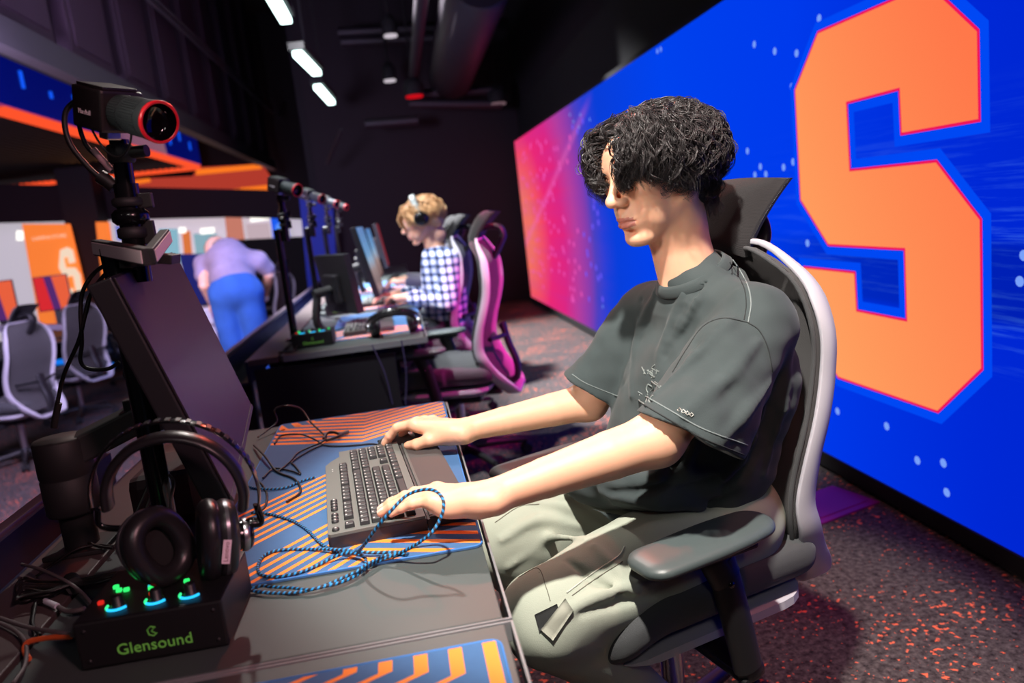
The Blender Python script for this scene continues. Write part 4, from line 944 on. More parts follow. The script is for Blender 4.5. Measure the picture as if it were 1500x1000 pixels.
# ---- braided blue cable
def braid():
    m = bpy.data.materials.new('braided blue cable'); m.use_nodes = True; nt = m.node_tree; L = nt.links; b = nt.nodes['Principled BSDF']; b.inputs['Roughness'].default_value = .6
    uv = N(nt, 'ShaderNodeUVMap'); sp = N(nt, 'ShaderNodeSeparateXYZ'); L.new(uv.outputs[0], sp.inputs[0])
    a = N(nt, 'ShaderNodeMath', operation='MULTIPLY_ADD'); L.new(sp.outputs[0], a.inputs[0]); a.inputs[1].default_value = 120; 
    c = N(nt, 'ShaderNodeMath', operation='MULTIPLY'); L.new(sp.outputs[1], c.inputs[0]); c.inputs[1].default_value = 1.0; L.new(c.outputs[0], a.inputs[2])
    f = N(nt, 'ShaderNodeMath', operation='FRACT'); L.new(a.outputs[0], f.inputs[0]); g = N(nt, 'ShaderNodeMath', operation='LESS_THAN'); L.new(f.outputs[0], g.inputs[0]); g.inputs[1].default_value = .42
    a2 = N(nt, 'ShaderNodeMath', operation='MULTIPLY_ADD'); L.new(sp.outputs[0], a2.inputs[0]); a2.inputs[1].default_value = 500; L.new(sp.outputs[1], a2.inputs[2])
    f2 = N(nt, 'ShaderNodeMath', operation='FRACT'); L.new(a2.outputs[0], f2.inputs[0])
    mx = N(nt, 'ShaderNodeMix', data_type='RGBA'); L.new(g.outputs[0], mx.inputs[0]); mx.inputs[6].default_value = lin((38, 32, 42)); mx.inputs[7].default_value = lin((30, 140, 205))
    L.new(mx.outputs[2], b.inputs['Base Color']); bp = N(nt, 'ShaderNodeBump', i_Strength=.6, i_Distance=.0008); L.new(f2.outputs[0], bp.inputs['Height']); L.new(bp.outputs[0], b.inputs['Normal']); return m
BR = braid()
def c5(L_, z): return [at(300+p[0]/3.125, 560+p[1]/3.125, 'z', (p[2] if len(p) > 2 else z)) for p in L_]
z0 = MT+.003
P = c5([(215, 595), (300, 603), (400, 632), (470, 675), (530, 735), (590, 768), (640, 776, z0+.004), (700, 772, z0+.012), (735, 735, z0+.035), (790, 660, z0+.062), (850, 590, z0+.082), (920, 520, z0+.096), (990, 492, z0+.102), (1050, 494, z0+.100), (1088, 530, z0+.092), (1092, 580, z0+.078), (1070, 640, z0+.06), (1030, 695, z0+.045), (960, 745, z0+.026), (890, 780, z0+.010), (800, 815), (745, 845), (690, 885), (620, 915), (520, 940), (420, 960, DZ+.004), (300, 962, DZ+.004), (200, 950, DZ+.004)], z0)
tag(MB().tube(P, .0025, n=10, sub=8, uv=True).build('braided_cable', BR), 'blue and black braided cable with a tall loop over the left hand', 'cable')
P = c5([(930, 785), (880, 776), (760, 778, z0+.004), (620, 765, z0+.006), (480, 762), (350, 766), (275, 790), (243, 840), (262, 880), (340, 888), (430, 870), (520, 835), (600, 795, z0+.005), (660, 780, z0+.008), (715, 790, z0+.008), (738, 815, z0+.004), (725, 850, z0+.004), (690, 868, z0+.004)], z0)
tag(MB().tube(P, .0025, n=10, sub=8, uv=True).build('braided_cable', BR), 'blue and black braided cable lying in flat loops on the mat', 'cable')
P = c5([(170, 955, DZ+.006), (260, 930, DZ+.006), (300, 935, DZ+.005), (400, 940, DZ+.006), (480, 948, z0), (560, 925, z0), (640, 890, z0+.003), (700, 862, z0+.006), (745, 830, z0+.006), (820, 795, z0+.003), (880, 782, z0), (925, 790, z0)], z0)
tag(MB().tube(P, .0023, n=10, sub=8, uv=True).build('braided_cable', BR), 'blue braided cable running back along the mat edge to the audio box', 'cable')
P = c5([(505, 433), (440, 452), (380, 478), (320, 487), (240, 485), (180, 470, zt)], z0)
tag(MB().tube(P, .0023, n=10, sub=8, uv=True).build('braided_cable', BR), 'blue braided keyboard cable leaving the keyboard to the left', 'cable')
P = c5([(245, 450, zt), (270, 480, zt), (285, 520, zt), (275, 570, zt), (240, 600, zt)], z0)
tag(MB().tube(P, .0025, n=8, sub=8).build('thin_cable', CB_), 'black braided cable curving beside the right ear cup', 'cable')
# ================================================================ task chairs
def mesh_fabric(name, c, s=260, str_=.5):
    m = mat(name, c, .85, sheen=.15); nt = m.node_tree; L = nt.links; b = nt.nodes['Principled BSDF']; tc = N(nt, 'ShaderNodeTexCoord')
    mp = N(nt, 'ShaderNodeMapping'); mp.inputs['Rotation'].default_value = (.7, .3, .4); L.new(tc.outputs['Object'], mp.inputs[0])
    w = N(nt, 'ShaderNodeTexWave', i_Scale=float(s), i_Distortion=.5); w.bands_direction = 'DIAGONAL'; L.new(mp.outputs[0], w.inputs[0])
    v = N(nt, 'ShaderNodeTexVoronoi', i_Scale=float(s)*2.2); L.new(tc.outputs['Object'], v.inputs[0])
    mx = N(nt, 'ShaderNodeMix', data_type='RGBA'); mx.inputs[0].default_value = .5; L.new(w.outputs['Color'], mx.inputs[6]); L.new(v.outputs['Distance'], mx.inputs[7])
    bp = N(nt, 'ShaderNodeBump', i_Strength=str_, i_Distance=.001); L.new(mx.outputs[2], bp.inputs['Height']); L.new(bp.outputs[0], b.inputs['Normal'])
    r = N(nt, 'ShaderNodeMix', data_type='RGBA'); c_ = lin(c); L.new(w.outputs['Fac'], r.inputs[0]); r.inputs[6].default_value = tuple(x*.55 for x in c_[:3])+(1,); r.inputs[7].default_value = tuple(min(1, x*1.5) for x in c_[:3])+(1,); L.new(r.outputs[2], b.inputs['Base Color'])
    return m
CH_F = mesh_fabric('charcoal woven mesh', (60, 59, 60), 190)
CH_S = mat('charcoal seat cloth', (66, 68, 70), .85, bump=.5, bscale=800, sheen=.1)
CH_W = mat('white chair plastic', (186, 184, 193), .38)
CH_A = mat('dark arm pad', (74, 84, 84), .42, bump=.06, bscale=500)
CH_B = mat('black chair plastic', (28, 28, 30), .45, bump=.05, bscale=600)
PROF = [(1.115, .175), (1.06, .212), (1.0, .228), (.90, .228), (.82, .210), (.74, .180), (.66, .158), (.60, .155), (.54, .168), (.48, .196), (.42, .236), (.38, .262)]
def px_(z): return float(np.interp(z, [p[0] for p in PROF][::-1], [p[1] for p in PROF][::-1]))
def half_w(z): return float(np.interp(z, [.39, .46, .56, .75, .95, 1.04, 1.09, 1.115], [.13, .185, .225, .245, .235, .205, .16, .115]))
def make_chair(lab):
    e = empty('office_chair', label=lab, cat='chair')
    def bp(u, z, off=0):
        w = half_w(z); return Vector((px_(z)+.035*(1-u*u)+off, w*u, z))
    # mesh pad: front and back skins and rim
    nu, nv = 25, 30; zs = 0
    mb = MB()
    def puff(u, t): return .016*(1-abs(u)**6)*(1-abs(2*t-1)**10)
    for sgn in (-1, 1):
        mb.grid(lambda a, b: bp(2*a-1, .435+.67*b, sgn*(.006+.8*puff(2*a-1, b)) if sgn < 0 else .004), nu, nv)
    for u in (-1, 1): mb.grid(lambda a, b: bp(u, .435+.67*b, -.006+.010*a), 3, nv)
    for z in (.435, 1.105): mb.grid(lambda a, b: bp(2*a-1, z, -.006+.010*b), nu, 3)
    mb.build('backrest_mesh', CH_F, e)
    # seam piping beside the frame
    zz = list(np.linspace(.44, 1.10, 14)); loop = [bp(.985, z, -.012) for z in zz]+[bp(u, 1.104, -.010) for u in (.6, .2, -.2, -.6)]+[bp(-.985, z, -.012) for z in zz[::-1]]
    MB().tube(loop, .0045, n=8, sub=3).build('edge_piping', CH_S, e)
    # hoop frame
    zz = [.405, .45, .50, .56, .62, .70, .78, .86, .94, 1.02, 1.075]
    def hp(s, z):
        w = half_w(max(z, .39))+.006; back = .018+.020*max(0, (.62-z)/.2)
        return Vector((px_(z)+back, s*w, z))
    L1 = [hp(1, z) for z in zz]; L2 = [hp(-1, z) for z in zz]
    top = [Vector((px_(1.115)+.030, y, 1.113)) for y in (.125, .05, -.05, -.125)]
    bot = [Vector((px_(.385)+.040, y, .380)) for y in (-.11, -.04, .04, .11)]
    rr = []
    loop = L1+top+L2[::-1]+bot
    mb = MB(); P, _ = smooth_path(loop, [1]*len(loop), 4, True); n = len(P); vs = []; fs = []
    # flat strap section: wide in depth, thin across, wider towards the bottom
    for i, p in enumerate(P):
        t = (P[(i+1) % n]-P[i-1]).normalized(); d = Vector((1, 0, 0)); d = (d-t*d.dot(t)).normalized(); w = t.cross(d).normalized()
        c_ = Vector((0, 0, .78))-p; c_.x = 0
        if w.dot(Vector((0, p.y, p.z-.78))) < 0: w = -w
        dep = .0185+.014*max(0, min(1, (.72-p.z)/.3))-.0115*max(0, min(1, (p.z-1.0)/.10)); th = .0045+.004*max(0, min(1, (.6-p.z)/.15))
        sec = [(-dep, -th*.6), (-dep*.9, -th), (0, -th*1.1), (dep*.9, -th), (dep, -th*.5), (dep, th*.5), (dep*.9, th), (0, th*1.2), (-dep*.9, th), (-dep, th*.6)]
        vs += [p+d*a+w*b for a, b in sec]
    m_ = 10
    for i in range(n):
        for k in range(m_): j = (i+1) % n; fs.append([i*m_+k, i*m_+(k+1) % m_, j*m_+(k+1) % m_, j*m_+k])
    mb.add(vs, fs, 0, True); mb.build('hoop_frame', CH_W, e)
    # spine bracket
    MB().tube([(.20, 0, .40), (.30, 0, .42), (.315, 0, .50), (.285, 0, .60), (.265, 0, .70)], .024, n=10, flat=(1.6, .7), up=(0, 1, 0)).tube([(.225, -.20, .655), (.275, 0, .645), (.225, .20, .655)], .012, n=8).build('spine_bracket', CH_B, e)
    # headrest
    def hr(a, b, off):
        u = 2*a-1; z = 1.105+.125*b; x = .165+.075*b**1.7+.030*(1-b)*0-.0+.05*u*u*(.3+.7*b)*1.0+off
        return Vector((x, .116*u*(1-.12*(1-b)), z-.018*u*u*(1-b)+.012*b*(1-u*u)))
    mb = MB(); nu, nv = 21, 12
    mb.grid(lambda a, b: hr(a, b, -.018*(1-(2*a-1)**8)*(1-(2*b-1)**8)), nu, nv)
    for b_ in (0, 1): mb.grid(lambda a, c: hr(a, b_, .008*c), nu, 2)
    for a_ in (0, 1): mb.grid(lambda b, c: hr(a_, b, .008*c), nv, 2)
    mb.build('headrest_pad', mesh_fabric('near black headrest cloth', (19, 17, 19), 190), e)  # shadow of the head put into the cloth as a darker mesh colour
    mb = MB(); mb.grid(lambda a, b: hr(a, b, .009), nu, nv); mb.grid(lambda a, b: hr(a, b, .017), nu, nv)
    for b_ in (0, 1): mb.grid(lambda a, c: hr(a, b_, .009+.008*c), nu, 2)
    for a_ in (0, 1): mb.grid(lambda b, c: hr(a_, b, .009+.008*c), nv, 2)
    mb.build('headrest_shell', CH_B, e)
    MB().tube([(.19, 0, 1.15), (.235, 0, 1.165), (.300, 0, 1.160), (.318, 0, 1.12), (.300, 0, 1.08), (.262, 0, 1.02)], .019, n=10, flat=(1.9, .8), up=(0, 1, 0)).build('headrest_arm', CH_B, e)
    # seat
    f = Field((-.33, -.30, .40), (.27, .30, .56), .006)
    f.cone((-.20, -.15, .475), (-.20, .15, .475), .060, .060, .05).cone((.14, -.16, .48), (.14, .16, .48), .055, .055, .05).cone((-.02, -.185, .478), (-.02, .185, .478), .045, .045, .05)
    f.d = f.d  # rounded slab
    sl, X, Y, Z = f._reg(f.lo, f.lo+f.h*(f.n-1))
    qx = np.abs(X+.03)-.20; qy = np.abs(Y)-.185-.02*(X < 0); qz = np.abs(Z-(.475-1.1*np.clip(-.16-X, 0, 1)**1.6+.03*(Y/.25)**2))-.006
    f.d = (np.sqrt(np.maximum(qx, 0)**2+np.maximum(qy, 0)**2+(np.maximum(qz, 0)*1.35)**2)+np.minimum(np.maximum(np.maximum(qx, qy), qz), 0)-.055).astype(np.float32)
    V, F = f.mesh(); V[:, 2] = np.maximum(V[:, 2], .425-0*V[:, 2]); npmesh('seat_cushion', [(relax(V, F, 2), F)], CH_S, e)
    def rr(x0, x1, w, r, n=6):
        P = []
        for cx, cy, a0 in ((x1-r, w-r, 0), (x0+r, w-r, 90), (x0+r, -w+r, 180), (x1-r, -w+r, 270)):
            for k in range(n): a = math.radians(a0+90*k/(n-1)); P.append((cx+r*math.cos(a), cy+r*math.sin(a)))
        return P
    mb = MB(); A = rr(-.27, .20, .235, .09); B = rr(-.22, .17, .19, .08); C_ = rr(-.12, .12, .12, .06); n = len(A)
    vs = [(x, y, .432-.8*max(0, -.16-x)**1.6) for x, y in A]+[(x, y, .415) for x, y in A]+[(x, y, .388) for x, y in B]+[(x, y, .378) for x, y in C_]
    fs = [[j*n+k, j*n+(k+1) % n, (j+1)*n+(k+1) % n, (j+1)*n+k] for j in range(3) for k in range(n)]+[[3*n+k for k in range(n)]]+[[k for k in range(n)][::-1]]
    mb.add(vs, fs, 0, False); mb.build('seat_shell', CH_W, e)
    MB().box((0, 0, .355), (.26, .14, .06), bev=.015).box((.12, 0, .375), (.22, .09, .04), bev=.01).cyl((-.05, -.05, .36), (-.05, -.30, .355), .006, n=8).build('tilt_mechanism', CH_B, e)
    # arms
    for s in (-1, 1):
        f = Field((-.29, -.08, -.035), (.09, .08, .035), .004)
        sl, X, Y, Z = f._reg(f.lo, f.lo+f.h*(f.n-1)); ww = .030-.018*((X+.10)/.16)**2*(X > -.1)-.006*((X+.10)/.16)**2
        qx = np.abs(X+.11)-.105; qy = np.abs(Y-.012*s*((X+.11)/.15)**2*0)-ww+.010; qz = np.abs(Z-.004*(X+.1)/.1)-.0015+0*Y
        f.d = (np.sqrt(np.maximum(qx, 0)**2+np.maximum(qy, 0)**2+(np.maximum(qz, 0)*2.6)**2)+np.minimum(np.maximum(np.maximum(qx, qy), qz), 0)-.036).astype(np.float32)
        V, F = f.mesh(); V[:, 1] += s*.285; V[:, 2] += .637; npmesh('arm_pad', [(relax(V, F, 1), F)], CH_A, e)
        yb = s*.285
        MB().box((-.10, yb, .617), (.17, .055, .016), bev=.005).tube([(-.095, yb, .615), (-.088, yb, .595), (-.070, yb, .56)], .032, n=12, flat=(1, .62), up=(1, 0, 0)).build('arm_bracket', CH_B, e)
        MB().tube([(-.080, yb, .60), (-.064, yb, .53), (-.044, yb, .43), (-.034, yb, .375)], .030, n=14, flat=(1, .62), up=(1, 0, 0)).build('arm_post', CH_B, e)
        MB().tube([(-.036, yb*1.0, .385), (-.02, yb*.95, .352), (.0, yb*.6, .345), (0, yb*.2, .35)], .022, n=10, flat=(1.3, .8), up=(1, 0, 0)).build('arm_support', CH_B, e)
        MB().lathe([(0, .001), (.006, .001), (.0065, -.003)], (-.073, yb-.019 if s < 0 else yb+.019, .555), (0, s, 0), n=12).build('height_button', M['gloss'], e)
    # base
    MB().cyl((0, 0, .10), (0, 0, .34), .025, n=16).build('gas_column', M['chrome'], e)
    mb = MB().lathe([(.0, .12), (.042, .12), (.048, .09), (.045, .06), (0, .06)], (0, 0, 0), n=24)
    ang = [72*k+20 for k in range(5)]
    for q in ang:
        c_, s_ = math.cos(math.radians(q)), math.sin(math.radians(q)); mb.tube([(c_*.03, s_*.03, .095), (c_*.18, s_*.18, .085), (c_*.31, s_*.31, .072)], [.024, .019, .014], n=8, sub=3)
    mb.build('star_base', CH_B, e)
    for q in ang:
        c_, s_ = math.cos(math.radians(q)), math.sin(math.radians(q)); t = Vector((-s_, c_, 0)); p = Vector((c_*.32, s_*.32, .029))
        cw = MB().cyl(p-t*.026, p-t*.006, .028, n=16, bev=.004).cyl(p+t*.006, p+t*.026, .028, n=16, bev=.004).cyl(p, p+Vector((0, 0, .045)), .008, n=8).build('caster', M['rubber'], e)
    return e
MAIN_CHAIR = (.47, 1.475, math.radians(17))
chair0 = make_chair('charcoal mesh office chair with white hoop frame that the boy in grey sits on')
chair0.location = (MAIN_CHAIR[0], MAIN_CHAIR[1], 0); chair0.rotation_euler = (0, 0, MAIN_CHAIR[2])
def place_chair(x, y, deg, lab, z=0):
    c = copy_tree(chair0); c.location = (x, y, z); c.rotation_euler = (0, 0, math.radians(deg)); c['label'] = lab; return c
# ================================================================ people
SKIN = mat('warm skin', (240, 184, 152), .5, sss=.25, var=.04, vscale=30, bump=.06, bscale=900)
LIP = mat('lips', (206, 132, 118), .42, sss=.2)
NAIL = mat('finger nail', (244, 206, 190), .3)
EYEW = mat('eye white', (226, 218, 214), .2); IRIS = mat('dark iris', (26, 16, 14), .1)
BROW = mat('black brow hair', (26, 20, 20), .7)
def head_field(h=.0022):
    f = Field((-.125, -.095, -.24), (.135, .095, .13), h)
    f.ell((-.016, 0, .024), (.099, .077, .080), .02); f.ell((.030, 0, -.010), (.064, .062, .080), .03)
    f.ell((.028, 0, -.074), (.055, .048, .044), .025); f.ell((.074, 0, -.113), (.019, .021, .016), .018)
    for s in (-1, 1):
        f.cone((-.012, s*.055, -.050), (.062, s*.020, -.111), .017, .014, .02); f.ell((.062, s*.041, -.020), (.024, .020, .020), .018); f.ell((.053, s*.038, -.066), (.024, .016, .030), .02)
    f.cone((.083, -.032, .0135), (.083, .032, .0135), .012, .012, .016); f.ell((.068, 0, .038), (.026, .050, .030), .02)
    for s in (-1, 1):
        f.ell((.099, s*.031, -0.0075), (.015, .017, .012), .010, 'sub'); f.ell((.0775, s*.031, -0.0085), (.0135, .0145, .0130), .004)
        f.chain([((.086, s*.047, -0.0075), .0022), ((.0905, s*.038, -0.0030), .0026), ((.0925, s*.030, -0.0020), .0028), ((.0895, s*.019, -0.0055), .0022)], .004)
        f.chain([((.085, s*.045, -0.0125), .0016), ((.0895, s*.032, -0.0150), .002), ((.0885, s*.020, -0.0105), .0016)], .004)
    f.cone((.091, 0, .006), (.1125, 0, -.034), .0068, .0080, .012); f.ell((.1125, 0, -.0380), (.0120, .0120, .0105), .007)
    for s in (-1, 1):
        f.ell((.1000, s*.0135, -.0415), (.0120, .0070, .0085), .006); f.ell((.1045, s*.0066, -.0500), (.0055, .0032, .003), .003, 'sub')
    f.cone((.098, 0, -.044), (.095, 0, -.066), .007, .006, .008)
    f.ell((.076, 0, -.076), (.022, .030, .026), .014)
    f.chain([((.086, -.023, -0.0770), .0026), ((.0965, -.010, -0.0725), .0048), ((.0985, 0, -0.0735), .0044), ((.0965, .010, -0.0725), .0048), ((.086, .023, -0.0770), .0026)], .004)
    f.chain([((.086, -.021, -0.0795), .0026), ((.0945, -.010, -0.0837), .0056), ((.0965, 0, -0.0845), .0062), ((.0945, .010, -0.0837), .0056), ((.086, .021, -0.0795), .0026)], .0035)
    f.chain([((.088, -.025, -0.0783), .0014), ((.1005, -.010, -0.0781), .0016), ((.1030, 0, -0.0785), .0016), ((.1005, .010, -0.0781), .0016), ((.088, .025, -0.0783), .0014)], .0022, 'sub')
    f.ell((.087, 0, -.0985), (.008, .016, .005), .008, 'sub')
    for s in (-1, 1):
        f.ell((-.008, s*.0745, -.006), (.017, .0065, .029), .006, rot=(s*.12, .18, s*-.25)); f.ell((-.004, s*.081, -.002), (.009, .004, .017), .004, 'sub', rot=(0, .18, s*-.25)); f.ell((.002, s*.0735, -.031), (.008, .005, .009), .005)
    return f
def head_parts(V, F):
    """material index per face: 0 skin, 1 lips"""
    c = centers(V, F); x, y, z = c.T; w = .0235-np.abs(y)
    up = (z > -.0785) & (z < -.0685-.10*np.abs(y)) & (x > .0880); lo = (z <= -.0785) & (z > -.0900+.16*np.abs(y)) & (x > .0870)
    return ((up | lo) & (w > 0)).astype(np.int32)

def hand_field(f, T, side, curls, thumb, spread=1.0, k=.005, q_=1.0):
    """side=+1: thumb on local +y. curls: per finger (mcp, pip, dip) degrees, index first. Returns nail frames"""
    s = side; def_ = [(.086, .027, (.043, .026, .021), .0086), (.090, .008, (.047, .029, .022), .0088), (.084, -.012, (.043, .027, .022), .0083), (.074, -.030, (.034, .020, .019), .0074)]
    def W_(p): return np.array(T @ Vector((p[0], p[1]*s, p[2])))
    tips = []
    for (kx, ky, L_, r), (a1, a2, a3) in zip(def_, curls):
        kp = np.array((kx, ky, .004))
        r = r*q_; f.cone(W_((.004, ky*.55, 0)), W_(kp-(0, 0, .004)), .0165*q_, .0118*q_, .012); f.ell(W_(kp), (.0102*q_,)*3, .006)
        a = 0; p = kp; fan = math.radians(spread*ky*180)
        for j, (l_, da) in enumerate(zip(L_, (a1, a2, a3))):
            a += math.radians(da); q = p+l_*np.array((math.cos(a)*math.cos(fan), math.cos(a)*math.sin(fan), -math.sin(a)))
            ra = r*(1-.08*j); rb = r*(.93-.09*j) if j < 2 else r*.72
            f.cone(W_(p), W_(q), ra, rb, .0032 if j else .006)
            if j < 2: f.ell(W_(q), (ra*.98,)*3, .002)
            p0 = p; p = q
        tips.append((p0, p, a, fan, r))
    f.cone(W_((-.02, -.010, 0)), W_((.03, -.012, -.002)), .020, .017, .015, sq=None); f.cone(W_((-.02, .010, 0)), W_((.03, .012, -.002)), .020, .017, .015)
    f.ell(W_((.045, -.022, -.010)), (.024*q_, .016*q_, .013*q_), .012)
    f.cone(W_((.012, .014, -.008)), W_(thumb[0]), .0165*q_, .0125*q_, .012)
    for (p, q, ra, rb) in ((thumb[0], thumb[1], .0120, .0105), (thumb[1], thumb[2], .0108, .0080)): f.cone(W_(p), W_(q), ra*q_, rb*q_, .004)
    tips.append((np.array(thumb[1]), np.array(thumb[2]), None, None, .0105))
    return [(W_(a), W_(b), r) for a, b, _, _, r in tips]
def nail(mb, a, b, r, up):
    d = Vector(b-a).normalized(); up = Vector(up); up = (up-d*up.dot(d)).normalized(); T = frame(Vector(b)-d*(r*.25), d, d.cross(up)*-1)
    x = d; z = up; y = z.cross(x); c = Vector(b)-d*(r*.35)
    vs = []; nu, nv = 7, 6
    for j in range(nv):
        for i in range(nu):
            u = (i/(nu-1)*2-1); v = j/(nv-1); an = u*.95; rr = r*.80-.0*v
            L_ = (v-.5)*r*1.45*(1-.12*u*u)
            vs.append(c+x*L_+y*(math.sin(an)*rr*.98)+z*(math.cos(an)*rr*.98+.0004-.0005*(2*v-1)**2-.10*r*v*v))
    fs = [[j*nu+i, j*nu+i+1, (j+1)*nu+i+1, (j+1)*nu+i] for j in range(nv-1) for i in range(nu-1)]
    mb.add(vs, fs, 0, True)

boy = empty('person', (.5, 1.45, 0), label='person with curly black hair in a grey t-shirt, hands on keyboard and mouse', cat='person')
bpy.context.view_layer.update()
FW = Vector((-math.cos(MAIN_CHAIR[2]), -math.sin(MAIN_CHAIR[2]), 0)); LF = Vector((-FW.y*-1*-1, 0, 0)) ; LF = Vector((math.sin(MAIN_CHAIR[2]), -math.cos(MAIN_CHAIR[2]), 0))
# head frame
hy_, hp_, hr_ = math.radians(22), math.radians(9), 0
fwd = Vector((-math.cos(hy_)*math.cos(hp_), -math.sin(hy_)*math.cos(hp_), -math.sin(hp_))); lft = Vector((math.sin(hy_), -math.cos(hy_), 0)); upv = fwd.cross(lft)
HS = 1.03
tipw = at(889, 299, 'y', 1.375)
R3 = Matrix(((fwd.x, lft.x, upv.x), (fwd.y, lft.y, upv.y), (fwd.z, lft.z, upv.z)))
org = tipw-(R3 @ Vector((.124, 0, -.0375)))*HS
TH_ = Matrix.Translation(org) @ R3.to_4x4() @ Matrix.Scale(HS, 4)
NB = Vector((.560, 1.435, 1.055))       # neck base
hf = head_field(.0020)
iv = TH_.inverted()
nb = iv @ NB; mid = iv @ (org.lerp(NB, .5)+Vector((.006, 0, 0)))
hf.cone((-.030, 0, -.035), mid, .058, .053, .03); hf.cone(mid, (nb[0], nb[1], nb[2]), .053, .058, .02)
for s in (-1, 1): hf.cone((-.020, s*.050, -.045), iv @ (NB+FW*.045-Vector((0, 0, .03))), .012, .010, .02)
V, F = hf.mesh(); V = relax(V, F, 1, .3); mi_h = head_parts(V, F); M4 = np.array(TH_); VH = V@M4[:3, :3].T+M4[:3, 3]; FH = F
# torso, arms, hands, legs
SH_N = NB+LF*.155+Vector((.015, 0, -.070)); SH_F = NB-LF*.160+Vector((.005, 0, -.070))
EL_N = at(962, 643, 'y', 1.165); WR_N = at(708, 731, 'z', .795); EL_F = at(862, 588, 'y', 1.62); WR_F = at(668, 632, 'z', .780)
ff = Field((.02, 1.02, .92-.45), (.80, 1.78, 1.09), .006)
PEL = Vector((.555, 1.46, .60))
ff.chain([(PEL, .105), (PEL+Vector((.02, 0, .16)), .095), (NB+Vector((.035, 0, -.19)), .095), (NB+Vector((.025, 0, -.09)), .055), (NB, .048)], .05)
ff.cone(PEL+LF*.07, PEL-LF*.07, .10, .10, .05)
for sh in (SH_N, SH_F): ff.cone(NB+Vector((.02, 0, -.09)), sh, .045, .045, .03)
KN_N = Vector((.165, 1.215, .535)); KN_F = Vector((.12, 1.53, .545)); HP_N = PEL+LF*.095+Vector((0, 0, -.03)); HP_F = PEL-LF*.095+Vector((0, 0, -.03))
for a, b in ((HP_N, KN_N), (HP_F, KN_F)): ff.cone(a, b, .075, .055, .04)
VT, FT = ff.mesh()
def arm(sh, el, wr, lo, hi, T, side, curls, thumb, rs, spread):
    g = Field(lo, hi, .0020)
    fa = Vector(wr-el); ln = fa.length; fa.normalize()
    g.cone(sh, el, rs[0], rs[1], .03)
    g.chain([(el, rs[1]), (el.lerp(wr, .28), rs[2]), (el.lerp(wr, .65), rs[3]), (el.lerp(wr, .92), rs[4]), (wr+fa*.01, rs[4])], .02)
    tips = hand_field(g, T, side, curls, thumb, spread, q_=1.13)
    V, F = g.mesh(); return relax(V, F, 1, .3), F, tips
def hframe(wr, tip, roll, pitch):
    x = (tip-wr); x.z = 0; x.normalize(); x = Vector((x.x*math.cos(pitch), x.y*math.cos(pitch), math.sin(pitch))); y = Vector((0, 0, 1)).cross(x).normalized(); z = x.cross(y)
    R_ = Matrix(((x.x, y.x, z.x), (x.y, y.y, z.y), (x.z, y.z, z.z))).to_4x4(); return Matrix.Translation(wr) @ R_ @ Matrix.Rotation(roll, 4, 'X')
TN = hframe(WR_N, at(574, 746, 'z', .78), .06, math.radians(4)) @ Matrix.Scale(.98, 4)
curlN = [(13, 14, 8), (12, 14, 8), (11, 13, 8), (10, 12, 8)]
VA, FA, tipsN = arm(SH_N, EL_N, WR_N, (-.16, 1.02, .73), (.70, 1.36, 1.03), TN, -1, curlN, [(.045, .040, -.016), (.072, .046, -.024), (.096, .040, -.032)], (.050, .043, .0395, .032, .0265), 1.0)
TF = hframe(WR_F, at(564, 636, 'z', .77), .12, math.radians(11)) @ Matrix.Scale(1.02, 4)
curlF = [(22, 30, 10), (24, 30, 12), (26, 34, 16), (26, 36, 20)]
VB, FB, tipsF = arm(SH_F, EL_F, WR_F, (-.16, 1.48, .73), (.66, 1.86, 1.03), TF, 1, curlF, [(.042, .036, -.020), (.068, .040, -.034), (.092, .034, -.043)], (.048, .041, .0365, .030, .0250), .8)
body = npmesh('body', [(VH, FH), (VT, FT), (VA, FA), (VB, FB)], [SKIN, LIP], None, mi=np.concatenate([mi_h, np.zeros(len(FT)+len(FA)+len(FB), np.int32)])); wchild(body, boy)
mb = MB()
for a, b, r in tipsN: nail(mb, a, b, r, (0, 0, 1) if r < .0102 else (-.1, .6, .6))
wchild(mb.build('fingernails', NAIL), boy)
mb = MB()
for a, b, r in tipsF: nail(mb, a, b, r, (0, 0, 1) if r < .0102 else (.1, -.8, .5))
wchild(mb.build('fingernails', NAIL), boy)
# eyes, lashes, brows
for s in (-1, 1):
    mb = MB(); mb.lathe([(.0142*math.sin(t), .0142*math.cos(t)) for t in np.linspace(.35, 1.5, 8)], (.0775, s*.031, -0.0085), (1, 0, -.35), n=20, T=TH_).lathe([(0, .0142)]+[(.0142*math.sin(t), .0142*math.cos(t)) for t in np.linspace(.1, .38, 4)], (.0775, s*.031, -0.0085), (1, 0, -.35), n=20, mi=1, T=TH_)
    wchild(mb.build('eye', [EYEW, IRIS]), boy)
    wchild(MB().tube([(.086, s*.0485, -0.0080), (.0925, s*.039, -0.0053), (.0950, s*.030, -0.0053), (.0915, s*.019, -0.0095)], .0012, n=5, sub=4, T=TH_, flat=(1, 1.6)).build('eyelashes', BROW), boy)
    wchild(MB().tube([(.082, s*.052, 0.0100), (.091, s*.042, 0.0150), (.0965, s*.028, 0.0135), (.0965, s*.014, 0.0100)], [.0012, .003, .0036, .0022], n=8, sub=5, T=TH_, flat=(.5, 1.1)).build('eyebrow', BROW), boy)
